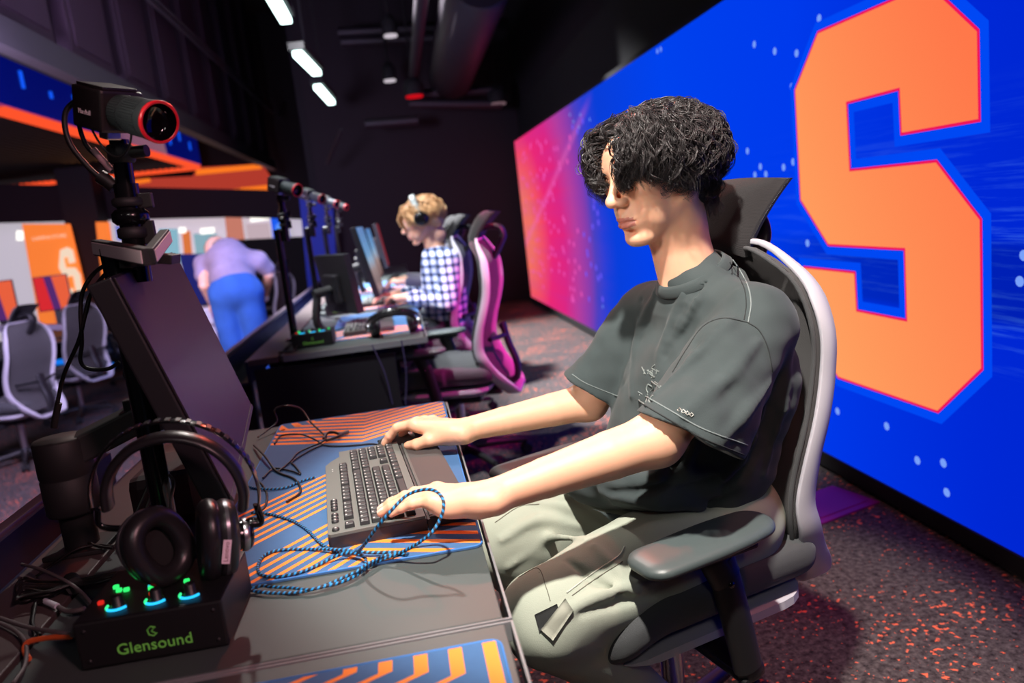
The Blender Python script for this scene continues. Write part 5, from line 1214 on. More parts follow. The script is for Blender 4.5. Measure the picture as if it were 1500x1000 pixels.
# ---------------------------------------------------------------- clothes of the boy
SHIRT = mat('washed charcoal cotton', (62, 71, 72), .9, var=.22, vscale=14, bump=.25, bscale=700, spec=.2, sheen=.1)
TROU = mat('faded khaki cotton', (168, 175, 160), .9, var=.10, vscale=10, bump=.25, bscale=600, spec=.2)
def wav(X, Y, Z, seed, amp, freq, n=5):
    r = np.random.RandomState(seed); o = 0
    for _ in range(n):
        d = r.normal(size=3); d /= np.linalg.norm(d); o = o+np.sin((X*d[0]+Y*d[1]+Z*d[2])*freq*r.uniform(.6, 1.5)+r.uniform(0, 6.3))
    return amp*o/n
CC = at(1008, 388, 'y', 1.425); nz = (Vector((0, 0, 1))+FW*.45).normalized()
f = Field((.25, 1.00, .50), (.84, 1.86, 1.16), .0035)
CH = NB+Vector((.035, 0, -.19)); BE = PEL+Vector((.0, 0, .10))+FW*.03
f.ell(CH-FW*.005, (.132, .185, .17), .06, rot=(0, 0, MAIN_CHAIR[2])); f.ell(CH.lerp(BE, .55)+FW*.012, (.138, .182, .17), .06, rot=(0, 0, MAIN_CHAIR[2])); f.ell(BE, (.145, .190, .13), .05, rot=(0, 0, MAIN_CHAIR[2]))
f.cone(NB+Vector((.012, 0, -.040)), SH_N+Vector((0, 0, -.002)), .062, .066, .04); f.cone(NB+Vector((.012, 0, -.040)), SH_F+Vector((0, 0, -.002)), .062, .060, .04)
f.cone(CC-nz*.06, CC-nz*.030, .090, .064, .03)
# front of the shirt pooling over the lap
LAP = PEL+FW*.17+Vector((0, 0, .085)); f.ell(LAP+LF*.01, (.10, .15, .055), .05, rot=(0, .25, MAIN_CHAIR[2])); f.ell(LAP+FW*.055-LF*.05+Vector((0, 0, -.02)), (.055, .085, .04), .03, rot=(0, .5, MAIN_CHAIR[2]))
# creases: long drapes from the shoulders, rolls at the waist
def crease(a, b, c, r, op='add', k=.014): 
    P, R_ = smooth_path([Vector(a), Vector(b), Vector(c)], [r*.35, r, r*.35], 6); f.chain(list(zip(P, R_)), k, op)
def SP(x, y, yy): return at(x, y, 'y', yy)
def on_front(px, py, y):
    return at(px, py, 'y', y)
# snap a pixel ray to the shirt surface
def snap(fd, px, py, y0=1.0, y1=1.8):
    n = 240; a = at(px, py, 'y', y0); b = at(px, py, 'y', y1)
    def val(p):
        q = (np.array(p)-fd.lo)/fd.h; i0 = np.floor(q).astype(int)
        if (i0 < 0).any() or (i0 >= np.array(fd.d.shape)-1).any(): return 1
        w = q-i0; D = fd.d[i0[0]:i0[0]+2, i0[1]:i0[1]+2, i0[2]:i0[2]+2]; D = D[0]*(1-w[0])+D[1]*w[0]; D = D[0]*(1-w[1])+D[1]*w[1]; return D[0]*(1-w[2])+D[1]*w[2]
    for i in range(n):
        if val(a.lerp(b, i/n)) < 0:
            lo_, hi_ = (i-1)/n, i/n
            for _ in range(8):
                m_ = (lo_+hi_)/2
                if val(a.lerp(b, m_)) < 0: hi_ = m_
                else: lo_ = m_
            return a.lerp(b, lo_)
    return at(px, py, 'y', 1.35)
fb = f
cre = [((1075, 395), (1020, 440), (985, 500), .010), ((1085, 430), (1030, 490), (985, 560), .012), ((1000, 430), (975, 500), (960, 580), .008), ((960, 430), (935, 500), (925, 580), .008),
       ((1120, 560), (1110, 640), (1060, 700), .012), ((1150, 520), (1145, 600), (1120, 690), .010), ((900, 690), (960, 700), (1050, 690), .011), ((880, 720), (950, 735), (1040, 740), .013), ((870, 745), (920, 765), (990, 770), .010), ((985, 660), (960, 700), (900, 735), .010), ((1020, 640), (1000, 690), (960, 730), .009)]
for a, b, c, r in cre: crease(snap(f, *a), snap(f, *b), snap(f, *c), r)
for a, b, c, r in [((1050, 400), (1005, 450), (975, 520), .007), ((940, 440), (920, 500), (910, 560), .007), ((1000, 700), (950, 716), (890, 722), .008), ((1060, 730), (1000, 752), (920, 750), .008), ((1130, 600), (1105, 670), (1060, 720), .008)]: crease(snap(f, *a), snap(f, *b), snap(f, *c), r, 'sub', .012)
# hem of the body
f.plane(BE+Vector((0, 0, -.105))+FW*.0, (-FW.x*.30, -FW.y*.30, -1))
# sleeves
def sleeve(sh, hem, el, r0, r1, n, seed):
    g = Field(f.lo, f.lo+f.h*(f.n-1), f.h)
    d = (hem-sh); out = hem+d*.35
    g.chain([(sh, r0), (sh.lerp(hem, .5)+Vector((0, 0, -.002)), (r0+r1)*.5), (hem, r1), (out, r1*1.02)], .01, sq=(Vector((0, 1, 0)), .86))
    g.d = g.d[:f.n[0], :f.n[1], :f.n[2]]
    g.warp(lambda X, Y, Z: wav(X, Y, Z, seed, .006, 42, 4))
    g.plane(hem, n)
    return g
HEM_N = at(1008, 632, 'y', 1.175); HEM_F = at(870, 574, 'y', 1.60)
HEM_NC = HEM_N+Vector((.002, 0, -.004))
gN = sleeve(SH_N+Vector((.0, 0, -.008)), HEM_NC, EL_N, .072, .096, (-.54, -.10, -.84), 3)
for a, b, c, r in [((1075, 470), (1020, 520), (960, 575), .010), ((1110, 500), (1060, 560), (1000, 610), .012), ((1130, 560), (1095, 600), (1060, 640), .010)]:
    P, R_ = smooth_path([snap(gN, *a), snap(gN, *b), snap(gN, *c)], [r*.3, r, r*.3], 6); gN.chain(list(zip(P, R_)), .014)
gN.plane(HEM_NC, (-.54, -.10, -.84))
gF = sleeve(SH_F+Vector((0, 0, -.012)), HEM_F, EL_F, .064, .078, (-.62, .08, -.78), 4)
for g in (gN, gF):
    n3 = tuple(min(a, b) for a, b in zip(f.d.shape, g.d.shape)); sl = tuple(slice(0, q) for q in n3)
    f._mix(sl, g.d[sl], .022, 'add')
f.warp(lambda X, Y, Z: wav(X, Y, Z, 11, .0065, 50, 5)+wav(X, Y, Z, 12, .0025, 110, 5))
# keep the neck hole and arm openings hollow
for hem, sh, r in ((HEM_NC, SH_N, .086), (HEM_F, SH_F, .070)):
    d = (hem-sh).normalized(); f.cone(hem-d*.045, hem+d*.10, r-.026, r-.004, .004, 'sub', sq=(Vector((0, 1, 0)), .86))
V, F = f.mesh(); V = relax(V, F, 1, .4)
shirt = npmesh('t_shirt', [(V, F)], SHIRT); wchild(shirt, boy)
# collar ribbing: flat band standing round the neck
fx2 = (FW-nz*FW.dot(nz)).normalized(); ly2 = nz.cross(fx2)
cp = [CC+nz*(-.017)+fx2*(.068*math.cos(q))+ly2*(.066*math.sin(q)) for q in np.linspace(0, 2*PI, 24, endpoint=False)]
mb = MB(); n = len(cp); P, _ = smooth_path(cp, [1]*n, 3, True); n = len(P); vs = []; fs = []
for p in P:
    rd = (p-CC); rd = (rd-nz*rd.dot(nz)).normalized()
    for a, b in ((.004, -.013), (.0065, -.008), (.005, .004), (.0015, .010), (-.0015, .009), (-.001, 0), (0, -.010)): vs.append(p+rd*(a+.006*(b < 0))+nz*(b))
for i in range(n):
    for k in range(7): j = (i+1) % n; fs.append([i*7+k, i*7+(k+1) % 7, j*7+(k+1) % 7, j*7+k])
mb.add(vs, fs, 0, True); wchild(mb.build('collar', SHIRT), boy)
def stitch(fd, pts, r, name, m_, dz=0, sub=6):
    px2, _ = smooth_path([Vector((p[0], p[1], 0)) for p in pts], [1]*len(pts), 8); sub = 2
    P = [snap(fd, p.x, p.y) for p in px2]; P = [p+(Vector(CAM)-p).normalized()*.0005 for p in smooth_path(P, [1]*len(P), 1)[0]]
    return MB().tube(P, r, n=6, sub=sub).build(name, m_)
SEAM = mat('pale seam thread', (116, 126, 126), .8)
DSEAM = mat('dark seam', (36, 40, 41), .9)
kids = [([(1073, 380), (1084, 396), (1096, 420), (1100, 445), (1096, 472)], .0014, SEAM), ([(1069, 384), (1078, 398), (1090, 422), (1093, 446), (1090, 468)], .0009, DSEAM), ([(1095, 472), (1060, 466), (1030, 478), (1005, 512), (985, 545)], .0011, DSEAM), ([(1095, 472), (1112, 484), (1125, 510), (1132, 545)], .0011, DSEAM),
        ([(935, 574), (980, 600), (1030, 628), (1095, 652)], .0013, SEAM), ([(932, 586), (976, 612), (1026, 640), (1090, 666)], .0012, DSEAM), ([(838, 548), (860, 562), (905, 580)], .001, SEAM)]
for pts, r, m_ in kids: wchild(stitch(f, pts, r, 'seam', m_), boy)
# faded chest print and sleeve stitches
PR = mat('faded white print', (112, 122, 120), .85)
rs = np.random.RandomState(4)
mb = MB()
for k in range(11):
    x, y = 936+rs.uniform(0, 24), 534+rs.uniform(0, 46); q = [(x, y), (x+rs.uniform(-9, 9), y+rs.uniform(3, 8)), (x+rs.uniform(-5, 9), y+rs.uniform(9, 14))]
    P = [snap(f, *p) for p in q]; P = [p+(Vector(CAM)-p).normalized()*.0008 for p in P]; mb.tube(P, .0016, n=5, sub=4)
for k in range(4):
    P = [snap(f, 944+k*6, 541), snap(f, 943+k*6, 548)]; P = [p+(Vector(CAM)-p).normalized()*.0010 for p in P]; mb.tube(P, .0011, n=5, sub=1)
wchild(mb.build('chest_print', PR), boy)
mb = MB()
for k in range(4):
    c = [snap(f, 995+k*6+dx, 600+k*2.4+dy) for dx, dy in ((0, -3), (3, 0), (0, 3), (-3, 0))]; c = [p+(Vector(CAM)-p).normalized()*.0015 for p in c]; mb.tube(c, .0007, n=5, sub=1, closed=True)
wchild(mb.build('sleeve_stitches', mat('white thread', (214, 214, 206), .7)), boy)

# ---- trousers
t = Field((-.18, 1.02, .02), (.78, 1.78, .76), .0045)
for hp, kn, fo, sg in ((HP_N, KN_N, Vector((.46, 1.38, .10)), 1), (HP_F, KN_F, Vector((.40, 1.56, .10)), -1)):
    t.chain([(hp, .100), (hp.lerp(kn, .5), .100), (kn+Vector((.01, 0, -.006)), .084)], .03)
    t.chain([(kn+Vector((.01, 0, -.006)), .084), (kn.lerp(fo, .35)+Vector((.01, 0, 0)), .060), (fo, .056)], .02)
t.ell(PEL+Vector((.01, 0, -.02)), (.125, .175, .10), .04, rot=(0, 0, MAIN_CHAIR[2]))
t.warp(lambda X, Y, Z: wav(X, Y, Z, 21, .006, 34, 5)+wav(X, Y, Z, 22, .0025, 90, 4))
ft = t; tcre = [((735, 790), (790, 760), (850, 770), .010), ((745, 830), (800, 790), (860, 790), .009), ((820, 900), (880, 870), (960, 850), .012), ((870, 800), (900, 830), (930, 870), .008), ((780, 735), (830, 742), (880, 770), .012)]
for a, b, c, r in tcre:
    P, R_ = smooth_path([snap(t, *a), snap(t, *b), snap(t, *c)], [r*.3, r, r*.3], 6); t.chain(list(zip(P, R_)), .014)
for a, b, c, r in [((830, 820), (870, 850), (930, 880), .008), ((850, 900), (900, 885), (960, 872), .006)]:
    P, R_ = smooth_path([snap(t, *a), snap(t, *b), snap(t, *c)], [r*.3, r, r*.3], 6); t.chain(list(zip(P, R_)), .010, 'sub')
t.plane((0, 0, .11), (0, 0, -1))
t.d = np.maximum(t.d, -(t._reg(t.lo, t.lo+t.h*(t.n-1))[3]*0+1)*1e3*0+t.d)
V, F = t.mesh(); V = relax(V, F, 1, .4)
tr = npmesh('trousers', [(V, F)], TROU); wchild(tr, boy)
TSEAM = mat('khaki seam', (108, 106, 94), .9); TPALE = mat('pale cotton tape', (188, 190, 178), .85)
for pts, r, m_ in [([(830, 868), (870, 838), (905, 815), (915, 800)], .0014, TPALE), ([(838, 872), (876, 845), (912, 822)], .0009, TSEAM), ([(760, 845), (788, 832), (800, 860), (806, 880)], .0008, TSEAM), ([(742, 858), (790, 838)], .0008, TSEAM), ([(725, 765), (760, 742), (790, 738)], .0010, TSEAM)]:
    wchild(stitch(t, pts, r, 'seam', m_, sub=4), boy)
def patch(fd, corners, name, m_, lift=.003, n=6, th=.003):
    a, b, c, d = [np.array(q, float) for q in corners]; mb = MB(); vs = []
    for off in (lift, 0):
        for j in range(n):
            for i in range(n):
                u, v = i/(n-1), j/(n-1); q = (a*(1-u)+b*u)*(1-v)+(d*(1-u)+c*u)*v; p = snap(fd, q[0], q[1]); vs.append(p+(Vector(CAM)-p).normalized()*(off+.0006))
    fs = [[o+j*n+i, o+j*n+i+1, o+(j+1)*n+i+1, o+(j+1)*n+i] for o in (0, n*n) for j in range(n-1) for i in range(n-1)]
    ed = [i for i in range(n)]+[n*(j+1)-1 for j in range(1, n)]+[n*(n-1)+i for i in range(n-2, -1, -1)]+[n*j for j in range(n-2, 0, -1)]
    fs += [[ed[i], ed[(i+1) % len(ed)], n*n+ed[(i+1) % len(ed)], n*n+ed[i]] for i in range(len(ed))]
    o = mb.add(vs, fs, 0, True).build(name, m_); return wchild(o, boy)
patch(t, ((783, 900), (816, 884), (822, 905), (790, 925)), 'hook_patch', mat('black hook tape', (40, 42, 42), .95, bump=.6, bscale=900))
patch(t, ((792, 922), (828, 876), (840, 894), (810, 938)), 'strap_tab', mat('khaki strap', (160, 162, 148), .85, bump=.3, bscale=700), lift=.0055)
# shoes under the desk
for fo, lab in ((Vector((.43, 1.38, .0)), 0), (Vector((.38, 1.57, .0)), 1)):
    s_ = Field((.15, fo.y-.08, 0), (.62, fo.y+.08, .16), .005); s_.chain([(fo+Vector((.05, 0, .05)), .045), (fo+Vector((-.08, 0, .042)), .042), (fo+Vector((-.14, 0, .035)), .034)], .02, sq=(Vector((0, 1, 0)), .95)).cone(fo+Vector((.03, 0, .05)), fo+Vector((.02, 0, .12)), .042, .045, .02); s_.plane((0, 0, .004), (0, 0, -1))
    V, F = s_.mesh(); wchild(npmesh('shoe', [(relax(V, F, 1), F)], mat('dark shoe', (40, 34, 38), .6)), boy)
# ---------------------------------------------------------------- hair
HAIR = mat('glossy black hair', (44, 40, 41), .38, spec=.6)
HAIRB = mat('dark hair base', (14, 11, 12), .7)
def hair_strands(T, n, seed, part=(.045, -.018, .115), length=(.10, .19), curl=(.006, .013), thick=.00055, front_gap=True, shell=(.130, .106, .083), nose_clear=True, m_=None, segs=32, name='hair', curliness=1.0):
    """curls that leave the scalp, follow a soft outer shell and hang; one mesh"""
    rs = np.random.RandomState(seed); V = []; F = []; o = 0
    C0 = np.array((-.018, 0, .022)); SC = np.array((.100, .080, .081))
    PT = np.array(part)
    for i in range(n):
        # root on the scalp
        while True:
            d = rs.normal(size=3); d /= np.linalg.norm(d)
            if d[2] < -.42: continue
            if d[0] > .30 and d[2] < .50-.0*d[1]: continue       # face
            if d[0] > -.15 and d[2] < .05: continue
            break
        p = C0+d*SC; outn = d/SC; outn /= np.linalg.norm(outn)
        away = p-PT; away -= outn*(away@outn); away /= (np.linalg.norm(away)+1e-6)
        g = np.array((0, 0, -1.0))
        L_ = rs.uniform(*length); 
        lift = rs.uniform(.55, 1.0)
        v = away*.8+outn*.5+rs.normal(size=3)*.18; ph = rs.uniform(0, 6.28); w = rs.uniform(55, 150)*curliness; cr = rs.uniform(*curl); hand = rs.choice([-1, 1])
        P = []; q = p.copy(); ds = L_/segs; s_ = 0
        for k in range(segs):
            v = v/(np.linalg.norm(v)+1e-9)
            q = q+v*ds; s_ += ds
            e = (q-C0); r_ = np.sqrt((((e)/ (np.array(shell)*(.86+.22*lift)))**2).sum())
            nn = e/np.array(shell)**2; nn /= np.linalg.norm(nn)
            vt = v+g*(.10+.35*s_/L_)
            if r_ > 1: vt = vt-nn*max(0, vt@nn)*.95-nn*(r_-1)*1.2
            # stay outside the skull
            r0 = np.sqrt(((e/(SC+.008))**2).sum())
            if r0 < 1: vt = vt+nn*(1-r0)*6
            # part the fringe away from the face
            if q[0] > .06 and q[2] < .085 and abs(q[1]) < .062:
                tgt = .036 if q[1] > -.004 else -.038
                vt = vt+np.array((.12*(q[0] < .105), (tgt-q[1])*12, .0))
            v = vt
            P.append(q.copy())
        P = np.array(P)
        # cut strands that would hang in front of the face
        cut = segs
        for k in range(segs):
            x, y, z = P[k]
            zl = .012+.30*max(0, abs(y)-.035) if abs(y) < .06 else .06
            zz_ = .062-z; win = .004+(.30 if y > 0 else .34)*max(0, zz_)
            if z < -.022-.012*rs.rand(): win = .070 if x > .035 else 0
            if x > .045 and z < .062 and abs(y) < win: cut = k; break
            lim = -.045 if x > .03 else (-.055 if x > -.03 else -.125)
            if z < lim-.022*rs.rand()+.01: cut = k; break
        if cut < 6: continue
        P = P[:cut]; m = len(P)
        t = np.gradient(P, axis=0); t /= (np.linalg.norm(t, axis=1)[:, None]+1e-9)
        a = np.cross(t, np.array((.3, .5, .81))); a /= np.linalg.norm(a, axis=1)[:, None]; b = np.cross(t, a)
        s2 = np.linspace(0, L_*m/segs, m); amp = cr*np.clip(s2/.035, 0, 1)**1.2
        P = P+(a*(np.cos(hand*w*s2+ph)*amp)[:, None]+b*(np.sin(hand*w*s2+ph)*amp)[:, None])
        # a lock: a few fine strands side by side
        for sub in range(5):
            oa, ob = rs.normal(size=2)*.0017; R_ = thick*rs.uniform(.7, 1.5)*np.clip(1.25-np.linspace(0, 1, m)**2, .25, 1)
            Q = P+a*oa+b*ob*(1+np.linspace(0, 1.5, m))[:, None]
            t2 = np.gradient(Q, axis=0); t2 /= (np.linalg.norm(t2, axis=1)[:, None]+1e-9); a2 = np.cross(t2, np.array((.2, .9, .4))); a2 /= np.linalg.norm(a2, axis=1)[:, None]; b2 = np.cross(t2, a2)
            ring = np.stack([Q+(a2*math.cos(h)+b2*math.sin(h))*R_[:, None] for h in (0, 2.094, 4.189)], 1).reshape(-1, 3); V.append(ring)
            k = np.arange(m-1)[:, None]*3; j = np.arange(3)[None, :]; j2 = (j+1) % 3
            F.append((np.stack([k+j, k+j2, k+3+j2, k+3+j], 2).reshape(-1, 4))+o); o += len(ring)
    V = np.concatenate(V); F = np.concatenate(F); M4 = np.array(T); V = V@M4[:3, :3].T+M4[:3, 3]
    return V, F
def hair_base(T, shell=(.110, .090, .081), seed=1, amp=.010, h=.0035):
    f = Field((-.16, -.13, -.12), (.14, .13, .17), h)
    f.ell((-.022, 0, .026), shell, .02); f.ell((-.055, 0, -.02), (.075, .086, .075), .03)
    f.ell((.045, -.062, .028), (.036, .024, .042), .02); f.ell((.045, .062, .028), (.036, .024, .042), .02); f.ell((.0, .074, .0), (.040, .022, .04), .02); f.ell((.0, -.074, .0), (.040, .022, .04), .02)
    # open the face
    f.ell((.105, .004, -.025), (.060, .056, .092), .02, 'sub'); f.ell((.070, 0, -.10), (.10, .075, .06), .02, 'sub')
    f.warp(lambda X, Y, Z: wav(X, Y, Z, seed, amp, 95, 6)+wav(X, Y, Z, seed+1, amp*.5, 210, 5))
    V, F = f.mesh(); M4 = np.array(T); return V@M4[:3, :3].T+M4[:3, 3], F
def fringe(T, n, seed, thick=.00055, m=34):
    rs = np.random.RandomState(seed); V = []; F = []; o = 0
    A = {1: (np.array([(.046, .006, .092), (.090, .035, .076), (.108, .055, .044), (.106, .043, -.006)]), np.array([(-.02, .03, .104), (.02, .090, .080), (.020, .112, .020), (.0, .104, -.050)])),
         -1: (np.array([(.046, -.008, .092), (.090, -.041, .074), (.106, -.052, .036), (.098, -.052, -.030)]), np.array([(-.02, -.03, .104), (.02, -.090, .080), (.030, -.110, .020), (.02, -.100, -.050)]))}
    A[2] = (np.array([(-.030, .070, .030), (-.042, .088, -.005), (-.050, .078, -.050), (-.055, .066, -.090)]), np.array([(-.080, .02, .020), (-.118, .02, -.020), (-.112, .02, -.075), (-.095, .02, -.130)]))
    A[-2] = tuple(q*np.array((1, -1, 1)) for q in A[2])
    for i in range(n):
        s = rs.choice([1, -1, 2, -2], p=[.44, .28, .17, .11]); u = rs.rand()**(1.4 if abs(s) == 1 else 1.0); a, b = A[s]; C = a*(1-u)+b*u+rs.normal(size=(4, 3))*.0045
        C[0] += rs.normal(size=3)*np.array((.02, .004, .004)); C[3] += (C[3]-C[2])*rs.uniform(-.35, .12)
        C[1:, :] += (C[1:, :]-np.array((0, 0, .02)))*rs.uniform(-.10, .08)
        P, _ = smooth_path([Vector(c) for c in C], [1]*4, 12); P = np.array([list(p) for p in P]); k_ = len(P)
        t = np.gradient(P, axis=0); t /= np.linalg.norm(t, axis=1)[:, None]; aa = np.cross(t, np.array((.3, .5, .81))); aa /= np.linalg.norm(aa, axis=1)[:, None]; bb = np.cross(t, aa)
        sl_ = np.concatenate([[0], np.cumsum(np.linalg.norm(np.diff(P, axis=0), axis=1))]); w = rs.uniform(70, 150); ph = rs.uniform(0, 6.3); amp = rs.uniform(.004, .010)*np.clip((sl_-.02)/.06, 0, 1)*rs.choice([-1, 1])
        P = P+aa*(np.cos(w*sl_+ph)*amp)[:, None]+bb*(np.sin(w*sl_+ph)*np.abs(amp)*.8)[:, None]
        for sub in range(6):
            oa, ob = rs.normal(size=2)*.002; R_ = thick*rs.uniform(.7, 1.4)*np.clip(1.2-np.linspace(0, 1, k_)**2, .25, 1); Q_ = P+aa*oa+bb*ob*(1+np.linspace(0, 1.5, k_))[:, None]
            ring = np.stack([Q_+(aa*math.cos(h_)+bb*math.sin(h_))*R_[:, None] for h_ in (0, 2.094, 4.189)], 1).reshape(-1, 3); V.append(ring)
            k = np.arange(k_-1)[:, None]*3; j = np.arange(3)[None, :]; j2 = (j+1) % 3
            F.append((np.stack([k+j, k+j2, k+3+j2, k+3+j], 2).reshape(-1, 4))+o); o += len(ring)
    V = np.concatenate(V); F = np.concatenate(F); M4 = np.array(T); return V@M4[:3, :3].T+M4[:3, 3], F
V0, F0 = hair_base(TH_)
V1, F1 = hair_strands(TH_, 1900, 3)
V2, F2 = fringe(TH_, 450, 9)
hair = npmesh('hair', [(V0, F0), (V1, F1), (V2, F2)], [HAIRB, HAIR], mi=np.concatenate([np.zeros(len(F0), np.int32), np.ones(len(F1)+len(F2), np.int32)])); wchild(hair, boy)
# tousled longer locks at the outline
# ---------------------------------------------------------------- small fittings become sub-parts of the part they sit on
NEST = {'office_chair': {'edge_piping': 'backrest_mesh', 'height_button': 'arm_post', 'arm_support': 'arm_post', 'arm_bracket': 'arm_pad', 'caster': 'star_base'},
        'gaming_headset': {'ear_cushion': 'cup_shell', 'inner_mesh': 'cup_shell', 'trim_ring': 'cup_shell', 'outer_disc': 'cup_shell', 'disc_ring': 'cup_shell', 'label_tag': 'cup_shell'},
        'audio_control_box': {'light_ring': 'knob', 'screw': 'box_body', 'logo_lettering': 'box_body'},
        'keyboard': {'media_button': 'case', 'indicator_light': 'case', 'rest_ridge': 'wrist_rest'},
        'video_camera': {'lens_ring': 'lens_barrel', 'lens_glass': 'lens_barrel', 'name_plate': 'camera_body'},
        'camera_pole': {'clamp': 'outer_tube', 'lock_collar': 'outer_tube'},
        'mouse': {'scroll_wheel': 'shell', 'button_split': 'shell'},
        'gaming_desk': {'edge_banding': 'desktop'}, 'desk_mat': {'stripes': 'cloth', 'stitched_edge': 'cloth'},
        'monitor': {'screen_glass': 'housing', 'lower_bezel': 'housing', 'rear_bulge': 'housing'},
        'person': {'collar': 't_shirt', 'chest_print': 't_shirt', 'sleeve_stitches': 't_shirt', 'hook_patch': 'trousers', 'strap_tab': 'trousers', 'fingernails': 'body', 'eye': 'body', 'eyelashes': 'body', 'eyebrow': 'body'}}
def base(o): return o.name.rsplit('.', 1)[0] if o.name[-4:-3] == '.' else o.name
def nest():
    bpy.context.view_layer.update()
    kids_ = {}
    for o in bpy.data.objects:
        if o.parent and not o.parent.parent: kids_.setdefault(o.parent.name, []).append(o)
    def ctr(o): return sum((o.matrix_world @ Vector(c) for c in o.bound_box), Vector())/8
    for r in list(bpy.data.objects):
        rule = NEST.get(base(r))
        if r.parent or not rule: continue
        ks = kids_.get(r.name, [])
        for o in ks:
            t = rule.get(base(o))
            if base(r) == 'person' and base(o) == 'seam': t = 't_shirt' if (o.matrix_world @ Vector(o.bound_box[0])).z > .68 else 'trousers'
            if not t: continue
            cand = [q for q in ks if base(q) == t]
            if not cand: continue
            q = min(cand, key=lambda q: (ctr(q)-ctr(o)).length); w = o.matrix_world.copy(); b = o.matrix_basis.copy()
            o.parent = q; o.matrix_parent_inverse = q.matrix_world.inverted() @ w @ b.inverted()
nest()
# ================================================================ the rest of the arena
chairs = []
place_chair(.20, 3.71, -15, 'empty office chair with pink lit hoop frame at the first desk of the far row')
place_chair(.15, 4.66, -12, 'office chair with white hoop that the person in the plaid shirt sits on')
place_chair(.20, 5.95, -3, 'office chair behind the plaid shirt chair, only headrest and hoop showing')
LOW = -.30
place_chair(-3.26, 7.9, -24, 'white hooped office chair on the lower floor in front of the orange screens', LOW)
place_chair(-3.10, 6.35, -16, 'white hooped office chair cut by the left edge of the photo', LOW)
place_chair(-3.30, 9.8, -24, 'white hooped office chair half hidden by the leaning monitor', LOW)
place_chair(-1.66, 9.9, -18, 'white hooped office chair beside the bending person', LOW)

def shift(o, d):
    c = copy_tree(o); c.matrix_world = Matrix.Translation(d) @ o.matrix_world; return c
def relabel(c, lab): c['label'] = lab; return c
D1, D2, D3, D4, D5 = [Vector((0, 2.438+1.19*k, 0)) for k in range(5)]
ab = [o for o in bpy.data.objects if o.name.startswith('audio_control_box')][0]
relabel(shift(ab, D1+Vector((-.06, .08, 0))), 'small audio box with green lit buttons on the first desk of the far row')
relabel(shift(ab, D2+Vector((-.02, .10, 0))), 'audio box with a cyan light on the second desk of the far row')
kp = keyboard((a.x, a.y, MT), KANG, 'k', detail=False) if False else None
def kcopy(d, lab, ang=0):
    k = keyboard((0, 0, 0), 0, lab, detail=False); k.location = d; k.rotation_euler = (0, 0, ang); return k
for dd, lab in ((D1, 'first'), (D2, 'second'), (D3, 'third')):
    mousepad(-.372, .070, 1.10+dd.y, 2.068+dd.y, DZ, 'red lit striped desk mat on the %s desk of the far row' % lab)
kb1 = kcopy((-.30, 3.62, MT), 'black keyboard behind the headset on the first desk of the far row', .02)
kcopy((-.26, 4.86, MT), 'black keyboard under the hands of the person in plaid', .02)
m1 = [o for o in bpy.data.objects if o.name == 'mouse'][0]
c = relabel(shift(m1, D1+Vector((-.02, .12, 0))), 'grey mouse on the red mat of the first far desk')
# headset lying on the first far desk
def far_headset(p, yaw, lab):
    T = Matrix.Translation(p) @ Matrix.Rotation(yaw, 4, 'Z') @ Matrix.Rotation(math.radians(58), 4, 'X')
    h, PAD_, PL_ = headset(T, lab); cup(h, Vector((-.088, .0, -.03)), (1, 0, -.1), PAD_, PL_); cup(h, Vector((.088, 0, -.03)), (-1, 0, -.1), PAD_, PL_); return h
far_headset(Vector((-.06, 3.50, DZ+.060)), .05, 'black headset lying on the front edge of the first far desk')
# monitors along the far row
SKY = bpy.data.materials.new('game landscape on screen'); SKY.use_nodes = True; nt = SKY.node_tree; b_ = nt.nodes['Principled BSDF']; b_.inputs['Base Color'].default_value = lin((20, 20, 24)); b_.inputs['Roughness'].default_value = .3
tc = N(nt, 'ShaderNodeTexCoord'); sp = N(nt, 'ShaderNodeSeparateXYZ'); nt.links.new(tc.outputs['Object'], sp.inputs[0]); ns = N(nt, 'ShaderNodeTexNoise', i_Scale=14.0, i_Detail=4.0); nt.links.new(tc.outputs['Object'], ns.inputs['Vector'])
ad = N(nt, 'ShaderNodeMath', operation='MULTIPLY_ADD'); nt.links.new(ns.outputs['Fac'], ad.inputs[0]); ad.inputs[1].default_value = .14; nt.links.new(sp.outputs[1], ad.inputs[2])
mr = N(nt, 'ShaderNodeMapRange'); nt.links.new(ad.outputs[0], mr.inputs[0]); mr.inputs[1].default_value = -.12; mr.inputs[2].default_value = .26
cr = N(nt, 'ShaderNodeValToRGB'); nt.links.new(mr.outputs[0], cr.inputs[0]); e_ = cr.color_ramp.elements; e_[0].color = lin((110, 88, 84)); e_[1].color = lin((70, 130, 190))
for p_, c_ in ((.35, (160, 140, 136)), (.5, (150, 180, 206)), (.62, (104, 160, 206))): q_ = e_.new(p_); q_.color = lin(c_)
nt.links.new(cr.outputs[0], b_.inputs['Emission Color']); b_.inputs['Emission Strength'].default_value = .9
def far_mon(cen, yaw, tilt, lab, screen=None, W_=.55, H_=.33):
    # local: x along width, y up, z out of the screen
    out = Vector((math.cos(yaw), math.sin(yaw), 0)); x = Vector((0, 0, 1)).cross(out).normalized(); out = (out*math.cos(tilt)+Vector((0, 0, 1))*math.sin(tilt)); up = out.cross(x)
    T = Matrix(((x.x, up.x, out.x, cen[0]), (x.y, up.y, out.y, cen[1]), (x.z, up.z, out.z, cen[2]), (0, 0, 0, 1)))
    m = monitor(T, lab, W_, H_, screen); MB().cyl((0, -.02, -.07), (0, -.02, -.16), .025, n=12).tube([(0, -.02, -.14), (0, -.14, -.18), (0, -(cen[2]-DZ)+.03, -.17)], .022, n=8).build('stand_arm', M['plastic_rough'], m); return m
far_mon((-.30, 3.98, .965), .5, .12, 'dark monitor turned away on the first far desk', None, .36, .30)
